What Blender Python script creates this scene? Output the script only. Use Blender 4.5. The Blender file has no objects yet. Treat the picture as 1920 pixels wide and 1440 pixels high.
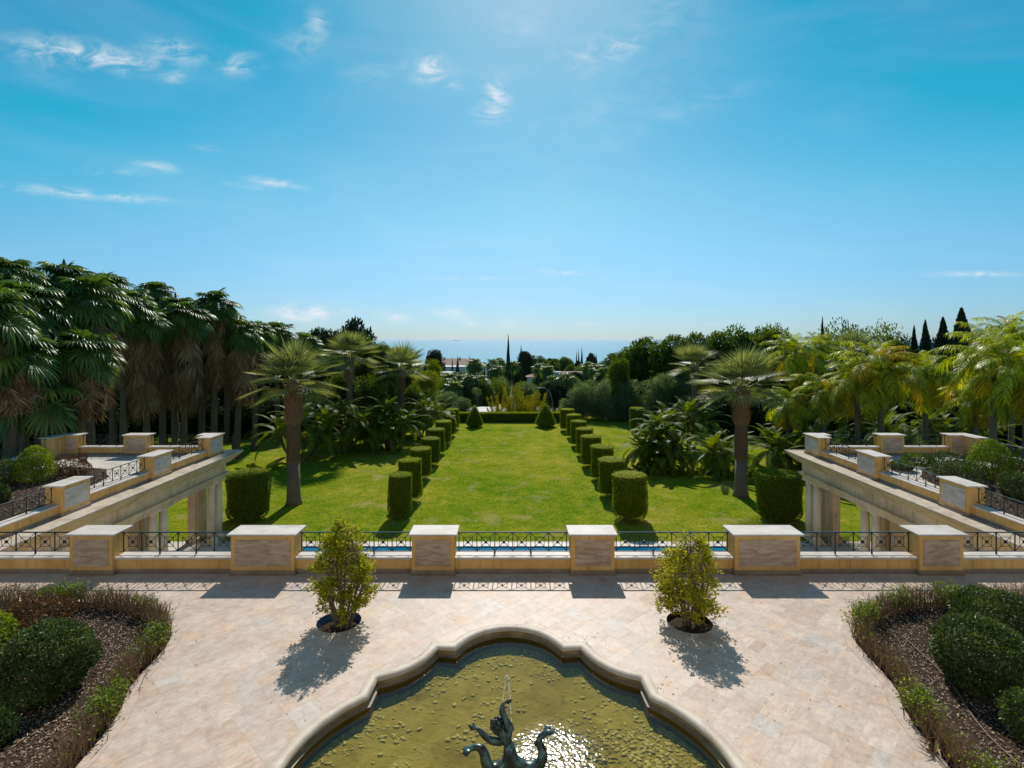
import bpy, bmesh, math, random
import numpy as np
from mathutils import Vector, Matrix, noise, geometry

# ------------------------------------------------------------------ camera, sky, sun, exposure
scene = bpy.context.scene
CAMZ, F, HY, CX = 6.0, 1030.0, 635.0, 960.0        # eye height (m), focal length, horizon row and centre column of the photograph
cam_data = bpy.data.cameras.new('camera')
cam_data.sensor_width = 36.0
cam_data.lens = 36.0 * F / 1920.0
cam_data.shift_y = (HY - 720.0) / 1920.0
cam_data.clip_start, cam_data.clip_end = 0.1, 200000.0
camera = bpy.data.objects.new('camera', cam_data)
camera.location = (0, 0, CAMZ)
camera.rotation_euler = (math.radians(90), 0, 0)
scene.collection.objects.link(camera)
scene.camera = camera

SUN_EL, SUN_AZ = math.radians(42.0), math.radians(1.6)   # azimuth: clockwise from +Y
world = bpy.data.worlds.new('World')
scene.world = world
world.use_nodes = True
wn, wl = world.node_tree.nodes, world.node_tree.links
wn.clear()

def build_world():
    def node(t, **kw):
        n = wn.new(t)
        for k, v in kw.items(): setattr(n, k, v)
        return n
    def math_(op, a, b=None, c=None, clamp=False):
        n = node('ShaderNodeMath', operation=op, use_clamp=clamp)
        for i, v in enumerate((a, b, c)):
            if v is None: continue
            if isinstance(v, (int, float)): n.inputs[i].default_value = v
            else: wl.new(v, n.inputs[i])
        return n.outputs[0]
    sky = node('ShaderNodeTexSky', sky_type='NISHITA')
    sky.sun_disc = False
    sky.sun_elevation, sky.sun_rotation = SUN_EL, SUN_AZ
    sky.altitude, sky.air_density, sky.dust_density, sky.ozone_density = 100.0, 1.0, 0.30, 3.0
    tc = node('ShaderNodeTexCoord')
    sep = node('ShaderNodeSeparateXYZ')
    wl.new(tc.outputs['Generated'], sep.inputs[0])
    yc = math_('MAXIMUM', sep.outputs[1], 0.08)
    # clear maritime air: deeper blue aloft, pale blue instead of yellow at the horizon, the same all round
    srgb = node('ShaderNodeSeparateColor'); wl.new(sky.outputs[0], srgb.inputs[0])
    el = node('ShaderNodeMapRange', interpolation_type='SMOOTHSTEP'); wl.new(math_('ABSOLUTE', sep.outputs[2]), el.inputs['Value'])
    el.inputs['From Min'].default_value, el.inputs['From Max'].default_value = 0.0, 0.26
    def chan(i, off, gain, low):
        lo = math_('MULTIPLY_ADD', el.outputs[0], 1.0 - low, low)
        c = math_('MAXIMUM', math_('MULTIPLY', math_('SUBTRACT', srgb.outputs[i], off), gain), 0.25)
        return math_('MULTIPLY', c, lo)
    hs = node('ShaderNodeCombineColor')
    for i, (off, gain, low) in enumerate(((2.25, 1.32, .42), (.35, 1.05, .64), (0.0, .93, 1.0))): wl.new(chan(i, off, gain, low), hs.inputs[i])
    u, v = math_('DIVIDE', sep.outputs[0], yc), math_('DIVIDE', sep.outputs[2], yc)
    # clouds: centre, half extents, tilt in degrees, strength
    clouds = [(180, 104, 120, 22, -12, 1.0), (325, 95, 55, 20, -12, .75), (452, 122, 34, 20, 8, .7), (325, 147, 18, 10, 0, .7),
              (594, 42, 20, 26, 0, .8), (565, 80, 40, 36, 0, .28), (806, 128, 40, 26, -8, .85), (845, 157, 26, 10, -20, .5),
              (930, 175, 26, 30, 0, .95), (926, 216, 34, 16, 0, .85), (60, 108, 70, 28, -25, .3), (690, 140, 45, 16, 0, .3),
              (165, 364, 150, 9, -5, .8), (518, 343, 48, 8, -9, .9), (465, 350, 42, 6, -9, .4), (292, 312, 34, 9, -8, .75), (210, 321, 50, 8, -3, .55),
              (392, 276, 30, 7, -8, .35), (585, 583, 66, 15, 0, 1.1), (560, 592, 58, 18, 0, .5), (740, 596, 32, 11, -10, .85), (852, 588, 34, 10, -8, 1.0), (948, 609, 26, 8, 0, .8),
              (882, 608, 12, 7, 0, .5), (1060, 512, 50, 5, -4, .6), (1812, 514, 85, 5, 0, .65), (870, 522, 130, 4, 0, .3), (1100, 608, 26, 6, 0, .5), (1345, 608, 20, 5, 0, .4),
              (1165, 85, 36, 18, 20, .55), (1100, 105, 70, 36, 10, .3), (985, 45, 60, 40, 0, .22), (1240, 40, 120, 60, 30, .16), (1150, 200, 200, 60, 20, .10), (1310, 200, 170, 24, 20, .10)]
    uv = node('ShaderNodeCombineXYZ'); wl.new(u, uv.inputs[0]); wl.new(v, uv.inputs[1])
    total = 0.0
    for (px, py, sx, sy, ang, st) in clouds:
        mp = node('ShaderNodeMapping', vector_type='TEXTURE')
        mp.inputs['Location'].default_value = ((px - CX) / F, (HY - py) / F, 0)
        mp.inputs['Rotation'].default_value = (0, 0, math.radians(ang))
        mp.inputs['Scale'].default_value = (1.9 * sx / F, 1.9 * sy / F, 1)
        wl.new(uv.outputs[0], mp.inputs['Vector'])
        gr = node('ShaderNodeTexGradient', gradient_type='QUADRATIC_SPHERE'); wl.new(mp.outputs[0], gr.inputs[0])
        total = math_('MULTIPLY_ADD', gr.outputs['Fac'], st * 1.5, total)
    comb = node('ShaderNodeCombineXYZ')
    wl.new(math_('MULTIPLY', u, 1.0), comb.inputs[0]); wl.new(math_('MULTIPLY', v, 2.1), comb.inputs[1])
    n1 = node('ShaderNodeTexNoise')
    n1.inputs['Scale'].default_value = 17.0; n1.inputs['Detail'].default_value = 8.0; n1.inputs['Roughness'].default_value = 0.62; n1.inputs['Distortion'].default_value = 0.7
    wl.new(comb.outputs[0], n1.inputs['Vector'])
    # thin veil over the whole sky
    mapn = node('ShaderNodeMapping'); mapn.inputs['Scale'].default_value = (1.0, 1.0, 3.2); mapn.inputs['Rotation'].default_value = (0.15, 0.2, 0.0)
    wl.new(tc.outputs['Generated'], mapn.inputs['Vector'])
    n2 = node('ShaderNodeTexNoise')
    n2.inputs['Scale'].default_value = 2.6; n2.inputs['Detail'].default_value = 7.0; n2.inputs['Roughness'].default_value = 0.55; n2.inputs['Distortion'].default_value = 1.0
    wl.new(mapn.outputs[0], n2.inputs['Vector'])
    mr = node('ShaderNodeMapRange', interpolation_type='SMOOTHSTEP')
    mr.inputs['From Min'].default_value, mr.inputs['From Max'].default_value = 0.34, 0.74
    wl.new(n1.outputs['Fac'], mr.inputs['Value'])
    mv = node('ShaderNodeMapRange', interpolation_type='SMOOTHSTEP')
    mv.inputs['From Min'].default_value, mv.inputs['From Max'].default_value = 0.42, 0.78
    mv.inputs['To Max'].default_value = 0.09
    wl.new(n2.outputs['Fac'], mv.inputs['Value'])
    alpha = math_('MULTIPLY', math_('MULTIPLY', math_('MINIMUM', total, 1.2), .95), mr.outputs[0], clamp=True)
    alpha = math_('ADD', alpha, mv.outputs[0], clamp=True)
    mix = node('ShaderNodeMix', data_type='RGBA')
    wl.new(alpha, mix.inputs[0]); wl.new(hs.outputs[0], mix.inputs[6])
    mix.inputs[7].default_value = (7.6, 8.0, 8.4, 1)
    bg = node('ShaderNodeBackground'); bg.inputs['Strength'].default_value = 0.085
    wl.new(mix.outputs[2], bg.inputs['Color'])
    out = node('ShaderNodeOutputWorld'); wl.new(bg.outputs[0], out.inputs[0])
build_world()
world.cycles.sampling_method, world.cycles.sample_map_resolution = 'MANUAL', 512

sun_data = bpy.data.lights.new('sun', 'SUN')
sun_data.energy, sun_data.angle, sun_data.color = 3.6, math.radians(0.53), (1.0, 0.955, 0.88)
sun = bpy.data.objects.new('sun', sun_data)
toward = Vector((math.sin(SUN_AZ) * math.cos(SUN_EL), math.cos(SUN_AZ) * math.cos(SUN_EL), math.sin(SUN_EL)))
sun.rotation_euler = (-toward).to_track_quat('-Z', 'Y').to_euler()
sun.location = (0, 20, 60)
scene.collection.objects.link(sun)

vs = scene.view_settings
vs.view_transform, vs.look, vs.exposure, vs.gamma = 'Standard', 'None', 0.35, 1.0
vs.use_curve_mapping = False
scene.cycles.max_bounces = 8
scene.cycles.diffuse_bounces = 4
scene.cycles.transparent_max_bounces = 12
scene.cycles.caustics_reflective = False
scene.cycles.caustics_refractive = False
scene.cycles.sample_clamp_indirect = 6.0

# ------------------------------------------------------------------ small helpers
COL = scene.collection
LOW = -4.5                                            # level of lawn and pool court below the terrace
def ax(px, D): return (px - CX) * D / F               # world x of a photo column at distance D
def az(py, D): return CAMZ - (py - HY) * D / F        # world z of a photo row at distance D
def gd(py, z=LOW): return F * (CAMZ - z) / (py - HY)  # distance of a ground point seen in a row

def link(name, me, m=None, parent=None, loc=(0, 0, 0), rz=0.0, sc=None):
    o = bpy.data.objects.new(name, me); COL.objects.link(o)
    if m is not None and me is not None and not me.materials: me.materials.append(m)
    o.location = loc
    if rz: o.rotation_euler = (0, 0, rz)
    if sc is not None: o.scale = sc if hasattr(sc, '__len__') else (sc, sc, sc)
    if parent is not None: o.parent = parent
    return o
def tag(o, label=None, cat=None, group=None, kind=None):
    if label: o['label'] = label
    if cat:
        o['category'] = cat
        if not kind: o['kind'] = 'thing'
    if group: o['group'] = group
    if kind: o['kind'] = kind
    return o
def thing(name, label, cat, loc=(0, 0, 0), rz=0.0, group=None):
    o = bpy.data.objects.new(name, None); COL.objects.link(o)
    o.location = loc; o.rotation_euler = (0, 0, rz); o.empty_display_size = 0.3
    return tag(o, label, cat, group)

class MB:
    """collects simple solids into one mesh"""
    def __init__(s): s.v, s.f = [], []
    def add(s, v, f):
        n = len(s.v); s.v += [tuple(p) for p in v]; s.f += [tuple(i + n for i in q) for q in f]; return s
    def box(s, x0, x1, y0, y1, z0, z1):
        return s.add([(x0, y0, z0), (x1, y0, z0), (x1, y1, z0), (x0, y1, z0), (x0, y0, z1), (x1, y0, z1), (x1, y1, z1), (x0, y1, z1)],
                     [(0, 3, 2, 1), (4, 5, 6, 7), (0, 1, 5, 4), (1, 2, 6, 5), (2, 3, 7, 6), (3, 0, 4, 7)])
    def bbox(s, x0, x1, y0, y1, z0, z1, b=0.012):
        """box whose vertical and top edges are chamfered"""
        def ring(x0, x1, y0, y1, z):
            return [(x0 + b, y0, z), (x1 - b, y0, z), (x1, y0 + b, z), (x1, y1 - b, z), (x1 - b, y1, z), (x0 + b, y1, z), (x0, y1 - b, z), (x0, y0 + b, z)]
        v = ring(x0, x1, y0, y1, z0) + ring(x0, x1, y0, y1, z1 - b) + ring(x0 + b, x1 - b, y0 + b, y1 - b, z1)
        f = [tuple(range(7, -1, -1)), tuple(range(16, 24))]
        for k in (0, 8):
            for i in range(8): f.append((k + i, k + (i + 1) % 8, k + 8 + (i + 1) % 8, k + 8 + i))
        return s.add(v, f)
    def tube(s, pts, rad, n=6, cap=True):
        pts = [Vector(p) for p in pts]
        if not hasattr(rad, '__len__'): rad = [rad] * len(pts)
        v, f = [], []
        for i, p in enumerate(pts):
            t = (pts[min(i + 1, len(pts) - 1)] - pts[max(i - 1, 0)])
            t = t.normalized() if t.length > 1e-9 else Vector((0, 0, 1))
            a = t.cross(Vector((0, 0, 1)) if abs(t.z) < .95 else Vector((1, 0, 0))).normalized(); b = t.cross(a)
            for k in range(n):
                w = 2 * math.pi * k / n
                v.append(p + (a * math.cos(w) + b * math.sin(w)) * rad[i])
        for i in range(len(pts) - 1):
            for k in range(n): f.append((i * n + k, i * n + (k + 1) % n, (i + 1) * n + (k + 1) % n, (i + 1) * n + k))
        if cap:
            f.append(tuple(range(n - 1, -1, -1))); f.append(tuple((len(pts) - 1) * n + k for k in range(n)))
        return s.add(v, f)
    def lathe(s, prof, n=20, c=(0, 0, 0)):
        v, f = [], []
        for r, z in prof:
            for k in range(n):
                w = 2 * math.pi * k / n; v.append((c[0] + r * math.cos(w), c[1] + r * math.sin(w), c[2] + z))
        for i in range(len(prof) - 1):
            for k in range(n): f.append((i * n + k, i * n + (k + 1) % n, (i + 1) * n + (k + 1) % n, (i + 1) * n + k))
        f.append(tuple(range(n - 1, -1, -1))); f.append(tuple((len(prof) - 1) * n + k for k in range(n)))
        return s.add(v, f)
    def prism(s, poly, z0, z1):
        n = len(poly)
        return s.add([(x, y, z0) for x, y in poly] + [(x, y, z1) for x, y in poly],
                     [tuple(range(n - 1, -1, -1)), tuple(range(n, 2 * n))] + [(i, (i + 1) % n, n + (i + 1) % n, n + i) for i in range(n)])
    def mesh(s, name, smooth=False):
        me = bpy.data.meshes.new(name); me.from_pydata(s.v, [], s.f); me.update()
        if smooth: me.polygons.foreach_set('use_smooth', [True] * len(me.polygons))
        return me
    def build(s, name, m, parent=None, smooth=False, **kw): return link(name, s.mesh(name, smooth), m, parent, **kw)

def np_mesh(name, V, T, tone=None):
    """triangle mesh from arrays, with an optional per-point tone"""
    V = np.asarray(V, dtype=np.float32); T = np.asarray(T, dtype=np.int32)
    me = bpy.data.meshes.new(name)
    me.vertices.add(len(V)); me.vertices.foreach_set('co', V.ravel())
    me.loops.add(T.size); me.loops.foreach_set('vertex_index', T.ravel())
    me.polygons.add(len(T)); me.polygons.foreach_set('loop_start', np.arange(0, T.size, 3, dtype=np.int32))
    me.polygons.foreach_set('loop_total', np.full(len(T), 3, dtype=np.int32))
    if tone is not None:
        a = me.attributes.new('tone', 'FLOAT', 'POINT'); a.data.foreach_set('value', np.asarray(tone, dtype=np.float32))
    me.update(calc_edges=True)
    return me
# ------------------------------------------------------------------ materials
class NT:
    def __init__(s, name):
        s.m = bpy.data.materials.new(name); s.m.use_nodes = True
        s.n, s.l = s.m.node_tree.nodes, s.m.node_tree.links
        s.n.clear(); s.out = s.n.new('ShaderNodeOutputMaterial')
        s.tc = s.n.new('ShaderNodeTexCoord')
    def new(s, t, ins=None, **kw):
        n = s.n.new(t)
        for k, v in kw.items(): setattr(n, k, v)
        for k, v in (ins or {}).items():
            if hasattr(v, 'is_linked') or hasattr(v, 'links'): s.l.new(v, n.inputs[k])
            else: n.inputs[k].default_value = v
        return n
    def coord(s, which='Object', scale=(1, 1, 1), rot=(0, 0, 0)):
        mp = s.new('ShaderNodeMapping', {'Scale': scale, 'Rotation': rot}); 
        if which == 'World':
            g = s.new('ShaderNodeNewGeometry'); s.l.new(g.outputs['Position'], mp.inputs['Vector'])
        else: s.l.new(s.tc.outputs[which], mp.inputs['Vector'])
        return mp.outputs[0]
    def noise(s, scale, detail=4, rough=.55, vec=None, dist=0.0):
        n = s.new('ShaderNodeTexNoise', {'Scale': scale, 'Detail': detail, 'Roughness': rough, 'Distortion': dist})
        if vec is not None: s.l.new(vec, n.inputs['Vector'])
        return n.outputs['Fac']
    def ramp(s, fac, stops):
        r = s.new('ShaderNodeValToRGB'); s.l.new(fac, r.inputs[0])
        e = r.color_ramp.elements
        while len(e) > len(stops): e.remove(e[-1])
        while len(e) < len(stops): e.new(0.5)
        for i, (p, c) in enumerate(stops): e[i].position = p; e[i].color = (*c, 1) if len(c) == 3 else c
        return r.outputs[0]
    def mix(s, fac, a, b, mode='MIX'):
        n = s.new('ShaderNodeMix', data_type='RGBA', blend_type=mode)
        for i, v in ((0, fac), (6, a), (7, b)):
            if isinstance(v, (int, float)): n.inputs[i].default_value = v
            elif isinstance(v, tuple): n.inputs[i].default_value = (*v, 1) if len(v) == 3 else v
            else: s.l.new(v, n.inputs[i])
        return n.outputs[2]
    def mathn(s, op, a, b=None, clamp=False):
        n = s.new('ShaderNodeMath', operation=op, use_clamp=clamp)
        for i, v in enumerate((a, b)):
            if v is None: continue
            if isinstance(v, (int, float)): n.inputs[i].default_value = v
            else: s.l.new(v, n.inputs[i])
        return n.outputs[0]
    def maprange(s, v, a, b, c=0., d=1., smooth=True):
        n = s.new('ShaderNodeMapRange', {'From Min': a, 'From Max': b, 'To Min': c, 'To Max': d}, interpolation_type='SMOOTHSTEP' if smooth else 'LINEAR')
        s.l.new(v, n.inputs['Value']); return n.outputs[0]
    def attr(s, name, which='Fac'):
        n = s.new('ShaderNodeAttribute', attribute_name=name); return n.outputs[which]
    def bump(s, h, strength=.3, dist=.02):
        n = s.new('ShaderNodeBump', {'Strength': strength, 'Distance': dist}); s.l.new(h, n.inputs['Height']); return n.outputs[0]
    def principled(s, color, rough=.7, normal=None, spec=.3, metallic=0.0, **kw):
        n = s.new('ShaderNodeBsdfPrincipled', {'Roughness': rough, 'Specular IOR Level': spec, 'Metallic': metallic, **kw})
        if isinstance(color, tuple): n.inputs['Base Color'].default_value = (*color, 1)
        else: s.l.new(color, n.inputs['Base Color'])
        if normal is not None: s.l.new(normal, n.inputs['Normal'])
        return n.outputs[0]
    def surf(s, sh): s.l.new(sh, s.out.inputs['Surface']); return s.m

def stone(name, stops, scale=3.0, stretch=(1, 1, 1), rough=.65, bump=.25, dirt=None, voids=False, coord='World', spec=.3, streaks=0.):
    t = NT(name)
    v = t.coord(coord, stretch)
    n = t.noise(scale, 7, .62, v, .6)
    c = t.ramp(n, stops)
    fine = t.noise(60, 3, .6, t.coord(coord))
    c = t.mix(.22, c, t.ramp(fine, [(.3, (.35, .33, .3)), (.7, (1, 1, 1))]), 'MULTIPLY')
    big = t.noise(.9, 3, .6, t.coord(coord))
    c = t.mix(t.maprange(big, .42, .75, 0, .45), c, (.55, .47, .38), 'MULTIPLY')
    if streaks:                                       # rain streaks running down the wall
        sv = t.noise(1.0, 5, .7, t.coord(coord, (7, 7, .5)))
        c = t.mix(t.maprange(sv, .5, .72, 0, streaks), c, (.42, .34, .26), 'MULTIPLY')
        pt = t.noise(5, 6, .7, t.coord(coord), .5)
        c = t.mix(t.maprange(pt, .55, .75, 0, .35), c, (1.15, 1.12, 1.05), 'MULTIPLY')
    h = n
    if voids:
        vn = t.noise(9, 5, .7, t.coord(coord, (1, 1, 5)), .4)
        vm = t.maprange(vn, .66, .72)
        c = t.mix(vm, c, (.09, .06, .04)); h = t.mathn('SUBTRACT', n, vm)
    if dirt:                                          # (z0, z1, colour): splash stains rising from the foot, or lime lines
        sp = t.new('ShaderNodeSeparateXYZ'); g = t.new('ShaderNodeNewGeometry'); t.l.new(g.outputs['Position'], sp.inputs[0])
        zz = t.mathn('ADD', sp.outputs[2], t.mathn('MULTIPLY', t.noise(4, 5, .65, t.coord('World')), -.22))
        c = t.mix(t.maprange(zz, dirt[0], dirt[1], dirt[3] if len(dirt) > 3 else .8, 0), c, dirt[2])
    return t.surf(t.principled(c, rough, t.bump(h, bump, .015), spec))

MAT = {}
MAT['stucco'] = stone('ochre_stucco', [(.25, (.70, .41, .12)), (.5, (.80, .49, .165)), (.8, (.85, .57, .23))], 1.6, rough=.85, bump=.2, spec=.15, streaks=.55)
MAT['stucco_pale'] = stone('pale_stucco', [(.25, (.64, .48, .29)), (.5, (.76, .60, .39)), (.8, (.82, .68, .47))], 1.6, rough=.8, bump=.2, spec=.2, streaks=.6)
MAT['coping'] = stone('pale_travertine', [(.25, (.50, .43, .36)), (.5, (.64, .57, .50)), (.75, (.72, .66, .59))], 2.2, (1, 2.5, 1), rough=.55, bump=.2, spec=.35)
MAT['panel'] = stone('veined_travertine', [(.22, (.27, .165, .10)), (.42, (.47, .32, .215)), (.58, (.60, .455, .34)), (.75, (.70, .58, .47))], 2.6, (1, 1, 4.5), rough=.5, bump=.5, voids=True)
MAT['panel_grey'] = stone('grey_travertine', [(.22, (.40, .33, .28)), (.42, (.56, .49, .43)), (.58, (.66, .60, .54)), (.75, (.74, .69, .64))], 2.2, (1, 1, 3), rough=.5, bump=.4, voids=True)
MAT['plinth'] = stone('weathered_plinth', [(.25, (.28, .20, .13)), (.5, (.42, .31, .22)), (.75, (.54, .42, .32))], 3.0, (1, 1, 2), rough=.7, bump=.4, dirt=(-.1, .1, (.10, .07, .05), .5))
MAT['column'] = stone('ivory_column', [(.25, (.74, .63, .46)), (.5, (.84, .74, .56)), (.8, (.87, .79, .63))], 1.5, (1, 1, .6), rough=.6, bump=.08)
MAT['ledge'] = stone('weathered_ledge', [(.25, (.36, .30, .22)), (.5, (.52, .44, .34)), (.75, (.62, .54, .43))], 2.5, (1, 1, 1), rough=.75, bump=.3)
MAT['cornice'] = stone('lichen_cornice', [(.2, (.42, .33, .15)), (.5, (.62, .50, .27)), (.8, (.70, .58, .36))], 2.0, (1, .4, 3), rough=.8, bump=.35, streaks=.7)
MAT['court'] = stone('court_paving', [(.25, (.5, .44, .37)), (.5, (.62, .56, .48)), (.75, (.7, .64, .57))], 1.2, rough=.7, bump=.15)
MAT['rim'] = stone('fountain_stone', [(.22, (.38, .28, .19)), (.42, (.56, .455, .345)), (.62, (.65, .55, .44)), (.8, (.70, .61, .51))], 2.6, (1, 1, 1.5), rough=.55, bump=.35)
MAT['basin'] = stone('stained_basin_stone', [(.2, (.20, .12, .055)), (.42, (.38, .25, .13)), (.6, (.52, .39, .25)), (.8, (.62, .51, .38))], 2.6, (.7, .7, 3.2), rough=.45, bump=.5, dirt=(.22, .34, (.10, .075, .035), .65))
MAT['terra'] = stone('roof_terracotta', [(.25, (.36, .20, .14)), (.5, (.46, .29, .21)), (.8, (.54, .38, .29))], 1.2, (1, 4, 1), rough=.85)
MAT['white'] = stone('white_render', [(.25, (.66, .64, .6)), (.6, (.78, .76, .73))], .8, rough=.8, bump=.05)
MAT['pinkwall'] = stone('rose_render', [(.25, (.52, .36, .27)), (.6, (.62, .45, .35))], .8, rough=.85, bump=.05)

def simple(name, col, rough=.5, spec=.4, metallic=0., var=.25, scale=12., bump=0.):
    t = NT(name); n = t.noise(scale, 4, .6, t.coord('Object'))
    c = t.mix(n, tuple(x * (1 - var) for x in col), tuple(min(1, x * (1 + var)) for x in col))
    return t.surf(t.principled(c, rough, t.bump(n, bump, .01) if bump else None, spec, metallic))
MAT['iron'] = simple('black_iron', (.016, .017, .019), .42, .5)
MAT['handrail'] = simple('painted_handrail', (.02, .025, .03), .22, .7, .0)
MAT['twig'] = simple('dry_twig', (.25, .165, .10), .85, .15, var=.5, scale=7.)
MAT['bark'] = simple('grey_bark', (.19, .145, .11), .9, .15, var=.4, scale=9., bump=.5)
MAT['soil'] = simple('dark_soil', (.045, .03, .02), .95, .1, var=.5, scale=25., bump=.6)
MAT['liner'] = simple('blue_pot_liner', (.03, .08, .17), .28, .6, var=.3, scale=5.)
MAT['hose'] = simple('dusty_hose', (.2, .13, .1), .6, .3)
MAT['dark_glass'] = simple('window_glass', (.02, .025, .03), .1, .6)
MAT['hull'] = simple('ship_hull', (.12, .13, .15), .6, .3)
MAT['lamp_metal'] = simple('galvanised_metal', (.22, .23, .24), .4, .5, .6)
MAT['palm_trunk'] = simple('palm_trunk', (.13, .10, .075), .9, .15, var=.55, scale=6., bump=.8)
MAT['grey_trunk'] = simple('smooth_palm_trunk', (.15, .125, .105), .85, .2, var=.4, scale=4., bump=.4)
MAT['boots'] = simple('old_leaf_bases', (.21, .13, .085), .85, .15, var=.5, scale=9., bump=.4)

def tiles_mat():
    t = NT('travertine_tiles')
    col = t.attr('tint', 'Color')
    v = t.coord('World', (1, 1, 1), (0, 0, math.radians(-45)))
    mp = t.new('ShaderNodeMapping', {'Scale': (1.2, 4.0, 1)}); t.l.new(v, mp.inputs['Vector'])
    n = t.noise(2.6, 9, .7, mp.outputs[0], 1.4)
    c = t.mix(.75, col, t.ramp(n, [(.25, (.66, .57, .50)), (.43, (.90, .86, .82)), (.58, (1.0, .99, .98)), (.75, (1.18, 1.18, 1.18))]), 'MULTIPLY')
    pinkish = t.noise(2.1, 5, .6, t.coord('World'))
    c = t.mix(t.maprange(pinkish, .48, .68, 0, .55), c, (1.0, .82, .68), 'MULTIPLY')
    pale = t.noise(4.5, 7, .75, t.coord('World'), .8)
    c = t.mix(.8, c, t.ramp(pale, [(.3, (.70, .67, .655)), (.48, (.95, .935, .925)), (.66, (1.17, 1.16, 1.15))]), 'MULTIPLY')
    vn = t.noise(16, 5, .7, mp.outputs[0], .6)
    vm = t.maprange(vn, .70, .74)
    c = t.mix(t.mathn('MULTIPLY', vm, .75), c, (.16, .11, .07))
    grime = t.noise(.7, 8, .7, t.coord('World'), .5)
    c = t.mix(t.maprange(grime, .5, .78, 0, .4), c, (.66, .58, .52), 'MULTIPLY')
    fine = t.noise(70, 3, .65, t.coord('World'))
    c = t.mix(.25, c, t.ramp(fine, [(.3, (.5, .47, .44)), (.65, (1, 1, 1))]), 'MULTIPLY')
    h = t.mathn('SUBTRACT', t.mathn('MULTIPLY', n, .4), vm)
    rough = t.maprange(n, .2, .8, .42, .62)
    p = t.principled(c, .5, t.bump(h, .25, .006), .35); t.l.new(rough, p.node.inputs['Roughness'])
    return t.surf(p)
MAT['tiles'] = tiles_mat()
MAT['grout'] = simple('sand_grout', (.58, .465, .37), .95, .1, scale=30.)

def lawn_mat():
    t = NT('lawn_grass'); w = t.coord('World')
    a = t.noise(.14, 3, .6, w, .4); b = t.noise(.9, 7, .75, w, .3); c0 = t.noise(6, 6, .8, t.coord('World', (1, .55, 1))); c1 = t.noise(17, 4, .8, t.coord('World', (1, .5, 1)))
    f = t.mathn('ADD', t.mathn('ADD', t.mathn('MULTIPLY', a, .34), t.mathn('MULTIPLY', b, .40)), t.mathn('MULTIPLY', c0, .26))
    c = t.ramp(f, [(.34, (.070, .155, .008)), (.43, (.132, .222, .012)), (.50, (.225, .275, .020)), (.58, (.36, .335, .05)), (.68, (.48, .39, .12))])
    c = t.mix(.85, c, t.ramp(c0, [(.25, (.38, .45, .3)), (.45, (.85, .9, .8)), (.6, (1.1, 1.08, 1.0)), (.78, (1.6, 1.5, 1.3))]), 'MULTIPLY')
    c = t.mix(.75, c, t.ramp(c1, [(.28, (.4, .45, .35)), (.5, (.95, .95, .9)), (.72, (1.55, 1.5, 1.35))]), 'MULTIPLY')
    st = t.noise(1.0, 2, .5, t.coord('World', (1.1, .03, 1)))       # mowing stripes towards the sea
    c = t.mix(t.maprange(st, .40, .62, 0, .5), c, (1.22, 1.08, .85), 'MULTIPLY')
    worn = t.noise(.42, 7, .72, w)
    c = t.mix(t.maprange(worn, .54, .66, 0, .65), c, (.40, .32, .12))
    h = t.mathn('ADD', c0, t.mathn('MULTIPLY', c1, .8))
    return t.surf(t.principled(c, .85, t.bump(h, 1.0, .08), .0))
MAT['lawn'] = lawn_mat()

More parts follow.
